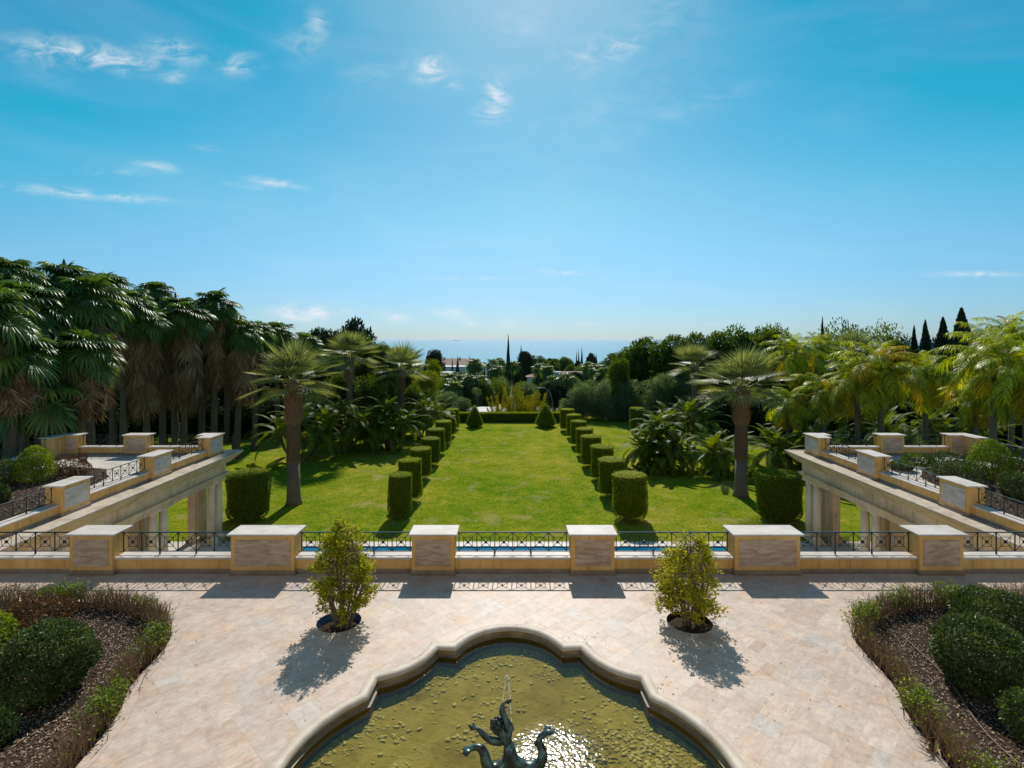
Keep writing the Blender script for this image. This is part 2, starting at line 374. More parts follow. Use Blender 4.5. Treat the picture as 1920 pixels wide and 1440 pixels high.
def leaf_mat(name, stops, trans=.35, rough=.38, spec=.45, tcol=(1.1, 1.15, .35)):
    t = NT(name)
    c = t.ramp(t.attr('tone'), stops)
    oi = t.new('ShaderNodeObjectInfo')
    c = t.mix(.6, c, t.ramp(oi.outputs['Random'], [(0, (.62, .72, .6)), (1, (1.3, 1.2, 1.1))]), 'MULTIPLY')
    p = t.principled(c, rough, None, spec)
    tr = t.new('ShaderNodeBsdfTranslucent'); t.l.new(t.mix(1.0, c, tcol, 'MULTIPLY'), tr.inputs['Color'])
    mx = t.new('ShaderNodeMixShader', {0: trans}); t.l.new(p, mx.inputs[1]); t.l.new(tr.outputs[0], mx.inputs[2])
    return t.surf(mx.outputs[0])
G = lambda *c: c
LEAF = {
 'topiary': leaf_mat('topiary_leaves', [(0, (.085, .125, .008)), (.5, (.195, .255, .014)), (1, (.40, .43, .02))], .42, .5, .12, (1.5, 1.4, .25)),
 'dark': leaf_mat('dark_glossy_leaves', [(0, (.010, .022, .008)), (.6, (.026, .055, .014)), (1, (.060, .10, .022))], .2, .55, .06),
 'oleander': leaf_mat('oleander_leaves', [(0, (.06, .09, .05)), (.6, (.20, .265, .15)), (1, (.42, .47, .30))], .42, .5, .2),
 'ficus': leaf_mat('ficus_leaves', [(0, (.022, .050, .006)), (.55, (.075, .125, .014)), (1, (.24, .27, .02))], .36, .45, .22, (1.4, 1.4, .3)),
 'lime': leaf_mat('lime_green_leaves', [(0, (.06, .10, .006)), (.5, (.17, .22, .010)), (1, (.34, .36, .02))], .45, .45, .25, (1.3, 1.25, .25)),
 'pine': leaf_mat('pine_needles', [(0, (.014, .026, .012)), (.6, (.034, .056, .022)), (1, (.06, .085, .03))], .15, .6, .15),
 'cypress': leaf_mat('cypress_foliage', [(0, (.014, .028, .013)), (.6, (.034, .058, .024)), (1, (.06, .09, .035))], .1, .6, .15),
 'shrub': leaf_mat('shrub_leaves', [(0, (.032, .055, .018)), (.5, (.085, .12, .038)), (.85, (.15, .185, .06)), (1, (.28, .24, .11))], .25, .42, .28),
 'brownshrub': leaf_mat('scorched_shrub_leaves', [(0, (.05, .045, .02)), (.5, (.14, .075, .04)), (1, (.28, .15, .08))], .25, .5, .3, (1.2, .9, .4)),
 'young': leaf_mat('young_tree_leaves', [(0, (.13, .16, .016)), (.5, (.31, .34, .022)), (.85, (.52, .50, .03)), (1, (.66, .52, .06))], .55, .45, .22, (1.4, 1.3, .25)),
 'sprig': leaf_mat('fresh_sprig_leaves', [(0, (.07, .12, .010)), (.6, (.18, .25, .015)), (1, (.34, .37, .02))], .45, .42, .3, (1.3, 1.3, .25)),
 'bamboo': leaf_mat('bamboo_leaves', [(0, (.12, .14, .015)), (.5, (.27, .27, .025)), (1, (.44, .40, .045))], .45, .5, .2, (1.2, 1.05, .3)),
 'fan': leaf_mat('fan_palm_blades', [(0, (.028, .062, .016)), (.5, (.10, .17, .040)), (.9, (.25, .32, .065)), (1, (.42, .34, .09))], .34, .36, .38, (1.2, 1.25, .3)),
 'silverfan': leaf_mat('silvery_fan_blades', [(0, (.10, .135, .06)), (.5, (.27, .31, .14)), (1, (.62, .60, .31))], .42, .38, .35, (1.1, 1.05, .4)),
 'deadfan': leaf_mat('dead_palm_skirt', [(0, (.085, .052, .030)), (.5, (.24, .155, .095)), (1, (.46, .355, .25))], .2, .8, .1, (1, .8, .5)),
 'feather': leaf_mat('feather_palm_leaflets', [(0, (.030, .065, .006)), (.5, (.10, .165, .014)), (1, (.30, .33, .025))], .40, .5, .14, (1.3, 1.25, .3)),
 'queen': leaf_mat('queen_palm_leaflets', [(0, (.07, .14, .008)), (.45, (.24, .34, .014)), (.75, (.47, .52, .018)), (1, (.68, .56, .025))], .45, .4, .28, (1.2, 1.15, .25)),
 'queengold': leaf_mat('golden_queen_leaflets', [(0, (.20, .19, .01)), (.5, (.46, .375, .016)), (1, (.70, .50, .03))], .45, .45, .22, (1.2, 1.0, .25)),
 'mulch': leaf_mat('bark_mulch', [(0, (.09, .06, .042)), (.5, (.27, .19, .14)), (.85, (.46, .36, .29)), (1, (.52, .36, .23))], .0, .8, .2),
}
def water_mat(name, tint, rough, bump_nodes, alpha=1.0):
    t = NT(name)
    nrm, ro = bump_nodes(t)
    g = t.new('ShaderNodeBsdfGlossy', {'Roughness': rough}); t.l.new(nrm, g.inputs['Normal']); t.l.new(ro, g.inputs['Roughness'])
    tr = t.new('ShaderNodeBsdfTransparent', {'Color': (*tint, 1)})
    fr = t.new('ShaderNodeFresnel', {'IOR': 1.33}); t.l.new(nrm, fr.inputs['Normal'])
    mx = t.new('ShaderNodeMixShader'); t.l.new(fr.outputs[0], mx.inputs[0]); t.l.new(tr.outputs[0], mx.inputs[1]); t.l.new(g.outputs[0], mx.inputs[2])
    return t.surf(mx.outputs[0])
def fountain_bump(t):
    w = t.coord('World'); vs_ = t.new('ShaderNodeVectorMath', operation='DISTANCE'); t.l.new(w, vs_.inputs[0]); vs_.inputs[1].default_value = (.62, 7.45, .29)
    near = t.maprange(vs_.outputs['Value'], .25, 1.05, 1.0, 0.07)      # splash ripples below the jet, calm elsewhere
    n = t.mathn('ADD', t.noise(9, 1, .5, w, .8), t.mathn('MULTIPLY', t.noise(22, 0, .5, w), .45))
    rough = t.maprange(vs_.outputs['Value'], .3, .95, .15, .02)
    return t.bump(t.mathn('MULTIPLY', n, near), 1.0, .010), rough
MAT['fountain_water'] = water_mat('fountain_water', (.90, .88, .60), .012, fountain_bump)
def pool_mat():
    t = NT('pool_water'); nrm = t.bump(t.noise(2.2, 2, .5, t.coord('World')), .12, .02)
    g = t.new('ShaderNodeBsdfGlossy', {'Roughness': .01}); t.l.new(nrm, g.inputs['Normal'])
    tr = t.new('ShaderNodeBsdfTransparent', {'Color': (.62, .88, .95, 1)}); df = t.new('ShaderNodeBsdfDiffuse', {'Color': (.006, .17, .32, 1)})
    body = t.new('ShaderNodeMixShader', {0: .7}); t.l.new(tr.outputs[0], body.inputs[1]); t.l.new(df.outputs[0], body.inputs[2])
    fr = t.new('ShaderNodeFresnel', {'IOR': 1.33}); mx = t.new('ShaderNodeMixShader'); t.l.new(fr.outputs[0], mx.inputs[0]); t.l.new(body.outputs[0], mx.inputs[1]); t.l.new(g.outputs[0], mx.inputs[2])
    return t.surf(mx.outputs[0])
MAT['pool_water'] = pool_mat()
def sea_mat():
    t = NT('sea_surface'); w = t.coord('World', (.5, 1, 1))
    n = t.mathn('ADD', t.noise(.03, 5, .65, w), t.mathn('MULTIPLY', t.noise(.0025, 4, .6, w), .5))
    band = t.noise(.0012, 5, .6, t.coord('World', (.25, 1, 1)))
    c = t.ramp(band, [(.3, (.035, .215, .28)), (.55, (.05, .25, .315)), (.75, (.075, .285, .345))])
    return t.surf(t.principled(c, .18, t.bump(n, .12, 2.0), .16))
MAT['sea'] = sea_mat()
def jet_mat():
    t = NT('falling_water'); 
    g = t.new('ShaderNodeBsdfGlossy', {'Roughness': .05, 'Color': (.95, .97, 1, 1)}); d = t.new('ShaderNodeBsdfTransparent'); tl = t.new('ShaderNodeBsdfTranslucent', {'Color': (.9, .93, .95, 1)})
    m1 = t.new('ShaderNodeMixShader', {0: .45}); t.l.new(g.outputs[0], m1.inputs[1]); t.l.new(tl.outputs[0], m1.inputs[2])
    m2 = t.new('ShaderNodeMixShader', {0: .45}); t.l.new(m1.outputs[0], m2.inputs[1]); t.l.new(d.outputs[0], m2.inputs[2])
    return t.surf(m2.outputs[0])
MAT['jet'] = jet_mat()
def bronze_mat():
    t = NT('patinated_bronze'); n = t.noise(7, 6, .65, t.coord('Object')); 
    c = t.ramp(n, [(.35, (.030, .034, .034)), (.5, (.055, .07, .065)), (.62, (.11, .19, .165)), (.75, (.2, .3, .26))])
    return t.surf(t.principled(c, .33, t.bump(n, .4, .01), .5, .55))
MAT['bronze'] = bronze_mat()
MAT['pebble'] = stone('river_pebbles', [(.25, (.58, .51, .23)), (.5, (.70, .62, .31)), (.8, (.80, .73, .43))], 9., rough=.6, bump=.1)
MAT['basin_floor'] = stone('silted_basin_floor', [(.28, (.30, .245, .07)), (.45, (.47, .39, .13)), (.6, (.56, .465, .17)), (.75, (.66, .56, .25))], 2.6, rough=.9, bump=.0, spec=.0)
MAT['pool_tile'] = simple('pool_mosaic', (.015, .16, .26), .4, .4, var=.15, scale=8.)
MAT['terrain'] = stone('hillside_scrub', [(.25, (.05, .07, .02)), (.5, (.10, .105, .04)), (.8, (.22, .17, .10))], .06, rough=.95, bump=.3)
# ------------------------------------------------------------------ terrace paving, beds, balustrade, wings, pool court
def offset_poly(P, o, closed=True):
    """move a counter-clockwise outline outwards by o"""
    n = len(P); out = []
    for i in range(n):
        a, b, c = Vector(P[i - 1 if closed or i else 0]), Vector(P[i]), Vector(P[(i + 1) % n if closed or i < n - 1 else i])
        e1 = (b - a).normalized() if (b - a).length > 1e-6 else (c - b).normalized()
        e2 = (c - b).normalized() if (c - b).length > 1e-6 else e1
        n1, n2 = Vector((e1.y, -e1.x)), Vector((e2.y, -e2.x))
        m = (n1 + n2); m = m.normalized() if m.length > 1e-6 else n1
        out.append(tuple(b + m * (o / max(.5, m.dot(n1)))))
    return out
def inside(p, poly):
    x, y = p; r = False; j = len(poly) - 1
    for i in range(len(poly)):
        xi, yi = poly[i]; xj, yj = poly[j]
        if (yi > y) != (yj > y) and x < (xj - xi) * (y - yi) / (yj - yi) + xi: r = not r
        j = i
    return r
def smooth_path(P, k=5):
    out = []
    for i in range(len(P) - 1):
        p0, p1, p2, p3 = (Vector(P[max(0, min(len(P) - 1, i + d))]) for d in (-1, 0, 1, 2))
        for s in range(k):
            t = s / k
            out.append(tuple(.5 * ((2 * p1) + (p2 - p0) * t + (2 * p0 - 5 * p1 + 4 * p2 - p3) * t * t + (3 * p1 - p0 - 3 * p2 + p3) * t ** 3)))
    out.append(tuple(P[-1])); return out

# fountain outline: four wide lobes, four smaller diagonal ones, short straight steps between
FC = (-.05, 6.9)
def arc3(a, b, bulge, n):
    a, b = Vector(a), Vector(b); m = (a + b) / 2; ch = (b - a).length; s = bulge
    R = (ch * ch / 4 + s * s) / (2 * s); d = (b - a).normalized(); nrm = Vector((-d.y, d.x))
    c = m - nrm * (R - s)
    a0 = math.atan2(*(a - c).yx); a1 = math.atan2(*(b - c).yx)
    while a1 > a0: a1 -= 2 * math.pi
    return [tuple(c + Vector((math.cos(a0 + (a1 - a0) * i / n), math.sin(a0 + (a1 - a0) * i / n))) * R) for i in range(n + 1)]
def bez(a, c, b, n): return [tuple((1 - t) ** 2 * p + 2 * t * (1 - t) * q + t * t * r for p, q, r in zip(a, c, b)) for t in (i / n for i in range(n + 1))]
half = arc3((-1.06, 3.10), (1.06, 3.10), .66, 14) + bez((1.42, 3.14), (1.60, 2.34), (2.33, 2.18), 9) + arc3((2.36, 1.66), (2.36, -1.66), .75, 20) + bez((2.33, -2.18), (1.60, -2.34), (1.42, -3.14), 9)
outline = [(FC[0] + x, FC[1] + y) for x, y in half] + [(FC[0] - x, FC[1] - y) for x, y in half]
FOUNT = outline[::-1]                                  # counter-clockwise

BED_EDGE = smooth_path([(-5.98, 5.6), (-6.02, 6.6), (-6.07, 7.3), (-6.12, 7.8), (-6.2, 8.4), (-6.34, 8.9), (-6.56, 9.4), (-6.65, 9.9), (-6.70, 10.4), (-6.80, 10.9), (-7.05, 11.35), (-7.5, 11.8), (-8.2, 12.2), (-9.1, 12.45), (-10.5, 12.55), (-13.0, 12.55)], 4)
BED_L = BED_EDGE + [(-15.0, 12.55), (-15.0, 5.6)]      # counter-clockwise seen from above
BED_R = [(-x + .02, y) for x, y in BED_L][::-1]
HOLES = [(-3.67, 11.66, .46), (3.76, 11.64, .47)]
def circle(cx, cy, r, n=28): return [(cx + r * math.cos(2 * math.pi * i / n), cy + r * math.sin(2 * math.pi * i / n)) for i in range(n)]
CUT = [offset_poly(FOUNT, -.06), offset_poly(BED_L, .20), offset_poly(BED_R, .20)] + [circle(*h) for h in HOLES]

def cdt_keep(poly, cutters):
    """triangles of poly outside the cutters"""
    vs_, fs = [Vector(p) for p in poly], [list(range(len(poly)))]
    for c in cutters:
        fs.append(list(range(len(vs_), len(vs_) + len(c)))); vs_ += [Vector(p) for p in c]
    r = geometry.delaunay_2d_cdt(vs_, [], fs, 0, 1e-5)
    keep = [f for f, o in zip(r[2], r[5]) if 0 in o and not any(k in o for k in range(1, len(fs)))]
    return r[0], keep
TX0, TX1, TY0, TY1 = -15.4, 15.5, 5.8, 13.96
v2, keep = cdt_keep([(TX0, TY0), (TX1, TY0), (TX1, TY1), (TX0, TY1)], CUT)
terrace = tag(link('terrace_paving', MB().add([(p.x, p.y, -.0012) for p in v2], keep).mesh('terrace_paving'), MAT['grout']), 'pale travertine terrace laid diagonally around the fountain', None, None, 'structure')
slab = tag(MB().box(TX0, TX1, 3.5, 14.36, -.75, -.35).build('terrace_slab', MAT['court']), 'stone slab carrying the upper terrace', None, None, 'structure')

PALETTE = [((.60, .475, .375), 14), ((.605, .49, .39), 14), ((.59, .465, .365), 9), ((.575, .475, .39), 6), ((.56, .47, .40), 4), ((.625, .515, .42), 8), ((.615, .485, .375), 5), ((.565, .44, .34), 3), ((.50, .37, .27), 1), ((.575, .51, .45), 3)]
def tint_attr(me, cols):
    a = me.attributes.new('tint', 'FLOAT_COLOR', 'POINT'); a.data.foreach_set('color', [x for c in cols for x in (*c, 1.0)])
def lay_tiles():
    rng = random.Random(11); m = .215
    ca = math.cos(math.radians(45)); occ = set(); tiles = []
    def w(i, j): return ((i - j) * m * ca, (i + j) * m * ca)
    N = 150
    for s in range(-20, 170):                         # cells in diagonal order
        for d in range(-115, 116):
            if (s + d) % 2: continue
            i, j = (s + d) // 2, (s - d) // 2
            if (i, j) in occ: continue
            x, y = w(i, j)
            if not (TX0 - 1 < x < TX1 + 1 and TY0 - 1 < y < TY1 + .6): continue
            opts = [(3, 2, 4), (2, 3, 3), (2, 2, 4), (1, 2, 2), (2, 1, 2), (1, 1, .7)]
            rng.shuffle(opts); opts.sort(key=lambda o: -o[2] * rng.random())
            for a, b, _ in opts:
                cells = [(i + p, j + q) for p in range(a) for q in range(b)]
                if not any(c in occ for c in cells): break
            else: a, b, cells = 1, 1, [(i, j)]
            occ.update(cells)
            g = .0009 / m
            tiles.append([w(i + g, j + g), w(i + a - g, j + g), w(i + a - g, j + b - g), w(i + g, j + b - g)])
    cols = [c for c, k in PALETTE for _ in range(k)]
    whole, field_v, field_f, field_c = [], [], [], []
    rect = (TX0, TX1, TY0, TY1)
    for q in tiles:
        c = ((q[0][0] + q[2][0]) / 2, (q[0][1] + q[2][1]) / 2)
        if not (rect[0] < c[0] < rect[1] and rect[2] < c[1] < rect[3]): continue
        near = [k for k in CUT if any(inside(p, k) for p in q) or inside(c, k) or any(inside(p, q) for p in k)]
        b = rng.choice(cols); f = rng.uniform(.93, 1.05); col = tuple(x * f for x in b)
        z = rng.uniform(-.0006, .0006)
        over = any(p[1] > TY1 for p in q)
        if not near and not over:
            e = .0006; qi = [tuple(Vector(p) + (Vector(c) - Vector(p)).normalized() * e * 1.4) for p in q]
            v = [(*p, -.03) for p in q] + [(*p, z - .0004) for p in q] + [(*p, z) for p in qi]
            fc = [(8, 9, 10, 11)] + [(k + i, k + (i + 1) % 4, k + 4 + (i + 1) % 4, k + 4 + i) for k in (0, 4) for i in range(4)]
        else:
            if all(any(inside(p, k) for k in near) for p in q + [c]) : continue
            cc = near + ([[(TX0 - 2, TY1), (TX1 + 2, TY1), (TX1 + 2, TY1 + 3), (TX0 - 2, TY1 + 3)]] if over else [])
            vv, kk = cdt_keep(q, cc)
            if not kk: continue
            v = [(p.x, p.y, z) for p in vv]; fc = [tuple(k) for k in kk]
        vis = abs(c[0]) < .95 * c[1] and c[1] > 7.2
        whole.append((0 if vis else 1, c[1], v, fc, col))
    whole.sort(key=lambda t: (t[0], t[1]))
    for k, (_, _, v, fc, col) in enumerate(whole):
        if k < 300:
            mb = MB().add(v, fc); me = mb.mesh('tile'); tint_attr(me, [col] * len(v)); link('tile', me, MAT['tiles'], terrace)
        else:
            n = len(field_v); field_v += v; field_f += [tuple(i + n for i in f) for f in fc]; field_c += [col] * len(v)
    mb = MB().add(field_v, field_f); me = mb.mesh('tile_field'); tint_attr(me, field_c)
    tag(link('tile_field', me, MAT['tiles'], terrace), None, None, None, 'stuff')
    # smooth edging stones following the beds
    for bed in (BED_L, BED_R):
        o = offset_poly(bed, .197)
        idx = [i for i in range(len(bed)) if abs(bed[i][0]) < 14]
        if bed is BED_R: idx = idx
        step = 3
        for a in range(0, len(idx) - 1, step):
            seg = idx[a:a + step + 1]
            if len(seg) < 2 or any(seg[i + 1] - seg[i] != 1 for i in range(len(seg) - 1)): continue
            poly = [bed[i] for i in seg] + [o[i] for i in reversed(seg)]
            poly = offset_poly(poly[::-1], -.002) if False else poly
            n = len(poly); z = rng.uniform(.001, .003)
            v = [(*p, -.05) for p in poly] + [(*p, z) for p in poly]
            fc = [tuple(range(n, 2 * n)) if bed is not None else (), *[(i, (i + 1) % n, n + (i + 1) % n, n + i) for i in range(n)]]
            me = MB().add(v, fc).mesh('edging_stone'); bm = bmesh.new(); bm.from_mesh(me); bmesh.ops.recalc_face_normals(bm, faces=bm.faces); bm.to_mesh(me); bm.free()
            f = rng.uniform(.95, 1.05); tint_attr(me, [(.58 * f, .475 * f, .39 * f)] * len(v))
            link('edging_stone', me, MAT['tiles'], terrace)
lay_tiles()

for bed, nm, lb in ((BED_L, 'bed_soil', 'mulched soil of the planting bed by the scorched shrub'), (BED_R, 'bed_soil', 'mulched soil of the planting bed crossed by a hose')):
    tag(link(nm, MB().prism(bed, -.3, -.03).mesh(nm), MAT['soil']), lb, None, None, 'structure')
for (hx, hy, hr), lb in zip(HOLES, ('round planting hole lined with blue plastic', 'round planting hole with dark soil')):
    mb = MB(); n = 28
    c1 = circle(hx, hy, hr - .002); c2 = circle(hx, hy, hr - .05)
    mb.add([(*p, -.003) for p in c1] + [(*p, -.16) for p in c2], [(i, n + i, n + (i + 1) % n, (i + 1) % n) for i in range(n)])
    blue = hx < 0
    o = tag(mb.build('planting_hole', MAT['liner'] if blue else MAT['soil'], smooth=True), lb, None, None, 'structure')
    rng = random.Random(5)
    vs_ = [(hx, hy, -.05 if not blue else -.09)]; 
    for r in (.4, .75, 1.0):
        for i in range(n): 
            a = 2 * math.pi * i / n; vs_.append((hx + (hr - .03) * r * math.cos(a), hy + (hr - .03) * r * math.sin(a), (-.05 if not blue else -.10) - .05 * r + rng.uniform(-.012, .012)))
    fs = [(0, 1 + i, 1 + (i + 1) % n) for i in range(n)] + [(1 + k * n + i, 1 + (k + 1) * n + i, 1 + (k + 1) * n + (i + 1) % n, 1 + k * n + (i + 1) % n) for k in range(2) for i in range(n)]
    link('soil', MB().add(vs_, fs).mesh('soil'), MAT['soil'], o)

# ---------------- piers, parapets, railings (local frame: x along the wall, -y faces the viewer / court side)
PIER_H = 1.06
def pier(x0, x1, y0, y1, label, panels, floor=0.0, grey=False, extra=None, group='ochre piers of the balustrade'):
    """panels: which sides carry a travertine panel (s, n, e, w)"""
    cx, cy = (x0 + x1) / 2, (y0 + y1) / 2
    t = thing('balustrade_pier', label, 'pier', (cx, cy, floor), 0, group)
    X0, X1, Y0, Y1 = x0 - cx, x1 - cx, y0 - cy, y1 - cy
    MB().bbox(X0, X1, Y0, Y1, .13, PIER_H - .045, .01).build('body', MAT['stucco'], t)
    MB().bbox(X0 - .025, X1 + .025, Y0 - .025, Y1 + .025, -.002, .128, .008).build('plinth', MAT['plinth'], t)
    c = MB().bbox(X0 - .07, X1 + .07, Y0 - .07, Y1 + .07, PIER_H - .043, PIER_H, .007)
    if extra:                                          # second arm of an L-shaped corner pier
        a0, a1, b0, b1 = extra[0] - cx, extra[1] - cx, extra[2] - cy, extra[3] - cy
        MB().bbox(a0, a1, b0, b1, .13, PIER_H - .045, .01).build('body', MAT['stucco'], t)
        MB().bbox(a0 - .02, a1 + .02, b0 - .02, b1 + .02, -.002, .126, .008).build('plinth', MAT['plinth'], t)
        MB().bbox(a0 - .066, a1 + .066, b0 - .066, b1 + .066, PIER_H - .045, PIER_H - .003, .007).build('cap', MAT['coping'], t)
    c.build('cap', MAT['coping'], t)
    pm = MAT['panel_grey'] if grey else MAT['panel']
    z0, z1, g, d = .235, .905, .10, .018
    for s in panels:
        mb = MB()
        if s == 's': mb.bbox(X0 + g, X1 - g, Y0 - d, Y0 + .03, z0, z1, .006)
        if s == 'n': mb.bbox(X0 + g, X1 - g, Y1 - .03, Y1 + d, z0, z1, .006)
        if s == 'e': mb.bbox(X1 - .03, X1 + d, Y0 + g, Y1 - g, z0, z1, .006)
        if s == 'w': mb.bbox(X0 - d, X0 + .03, Y0 + g, Y1 - g, z0, z1, .006)
        mb.build('panel', pm, t)
    return t
def parapet(p0, p1, label, w=.36, floor=0.0, base=.0, cop=.43, group='low parapet walls of the balustrade'):
    """wall between p0 and p1 (axis of the wall), with coping and plinth"""
    p0, p1 = Vector(p0), Vector(p1); L = (p1 - p0).length; rz = math.atan2(*(p1 - p0).yx)
    t = thing('parapet_wall', label, 'wall', (p0.x, p0.y, floor), rz, group)
    MB().box(0, L, -w / 2 + .03, w / 2 - .03, .12, cop - .05).build('body', MAT['stucco'], t)
    MB().bbox(0, L, -w / 2 + .012, w / 2 - .012, base - .002, .118, .006).build('plinth', MAT['plinth'], t)
    n = max(1, round(L / 1.1))
    cp = MB().bbox(.001, L / n - .001, -w / 2 - .035, w / 2 + .035, cop - .048, cop, .008).mesh('coping_stone')
    for i in range(n): link('coping_stone', cp, MAT['coping'], t, (i * L / n, 0, 0))
    return t
BR = {}
def brace_mesh(w, h):
    k = (round(w, 3), round(h, 3))
    if k not in BR:
        b = .0085; mb = MB()
        for a, c in (((0, 0), (w, h)), ((0, h), (w, 0))):
            mb.tube([(a[0], 0, a[1]), (c[0], 0, c[1])], b, 4)
        q = .25; r = .0075
        pts = [(w * q, h * q), (w * (1 - q), h * q), (w * (1 - q), h * (1 - q)), (w * q, h * (1 - q))]
        for i in range(4):
            a, c = pts[i], pts[(i + 1) % 4]; mb.tube([(a[0], 0, a[1]), (c[0], 0, c[1])], r, 4)
        # uprights of the inner square run on to the rails
        for x in (w * q, w * (1 - q)): pass
        BR[k] = mb.mesh('cross_brace')
    return BR[k]
KNOB = MB().bbox(-.032, .032, -.026, .026, -.036, .036, .008).mesh('knob')
FOOT = MB().tube([(0, 0, -.085), (0, 0, -.02), (0, 0, 0)], [.016, .02, .012], 8).lathe([(.002, -.07), (.022, -.06), (.027, -.045), (.022, -.03), (.002, -.02)], 8).mesh('foot')
FOOT2 = FOOT
POSTS = {}
def railing(p0, p1, label, floor=0.0, cop=.43, group='black iron railing panels'):
    p0, p1 = Vector(p0), Vector(p1); L = (p1 - p0).length; rz = math.atan2(*(p1 - p0).yx)
    t = thing('iron_railing', label, 'railing', (p0.x, p0.y, floor), rz, group)
    zb, zt = cop + .085, .995; h = zt - zb
    inset = .09; n = max(1, round((L - 2 * inset) / .475)); w = (L - 2 * inset) / n
    MB().bbox(-.005, L + .005, -.024, .024, zt - .006, zt + .014, .005).build('top_rail', MAT['handrail'], t)
    MB().box(-.005, L + .005, -.012, .012, zb - .012, zb + .004).build('bottom_rail', MAT['iron'], t)
    post = POSTS.setdefault(round(h, 3), MB().box(-.011, .011, -.011, .011, .0, h).mesh('post'))
    br = brace_mesh(w, h)
    for i in range(n + 1):
        link('post', post, MAT['iron'], t, (inset + i * w, 0, zb))
        if i < n:
            b = link('cross_brace', br, MAT['iron'], t, (inset + i * w, 0, zb))
            link('knob', KNOB, MAT['iron'], b, (w / 2, 0, h / 2))
        if 0 < i < n and i % 2 == 0: link('foot', FOOT, MAT['iron'], t, (inset + i * w, 0, zb))
    return t

YF = 13.92
fp = [(-11.22, -10.12, 'narrow ochre pier at the start of the iron railing beside the grove-side loggia'),
      (-7.13, -5.52, 'wide ochre pier with holed brown panel, grove side of the pool'),
      (-2.54, -1.46, 'narrow ochre pier behind the fountain, grove side of its pair'),
      (1.50, 2.60, 'narrow ochre pier behind the fountain, pair member with pale-streaked panel'),
      (5.65, 7.31, 'wide ochre pier with smooth long brown panel, queen palm side of the pool'),
      (10.33, 11.45, 'narrow ochre pier before the queen-palm-side loggia')]
for x0, x1, lb in fp: pier(x0, x1, YF, YF + .58, lb, 'sn')
edges = [-15.4] + [e for x0, x1, _ in fp for e in (x0, x1)] + [15.5]
names = ['leftmost stretch beside the outermost pier', 'stretch before the grove-side loggia columns', 'stretch behind the young tree in the blue-lined hole', 'middle stretch behind the fountain statue',
         'stretch behind the young tree with bare top twigs', 'stretch before the queen-palm-side loggia columns', 'rightmost stretch beside the outermost pier']
for i in range(7):
    a, b = edges[2 * i], edges[2 * i + 1]
    parapet((a + .001, YF + .27), (b - .001, YF + .27), 'low ochre parapet, ' + names[i])
    railing((a, YF + .27), (b, YF + .27), 'black iron railing with crossed bars, ' + names[i])
# retaining wall below the balustrade down to the court
tag(MB().box(TX0, TX1, YF + .02, YF + .5, LOW - .2, -.36).build('retaining_wall', MAT['stucco']), 'tall ochre retaining wall carrying the terrace balustrade', 'wall')
tag(MB().box(TX0, TX1, YF + .05, YF + .62, -.35, -.005).build('terrace_edge', MAT['court']), 'stone edge of the terrace under the balustrade', None, None, 'structure')

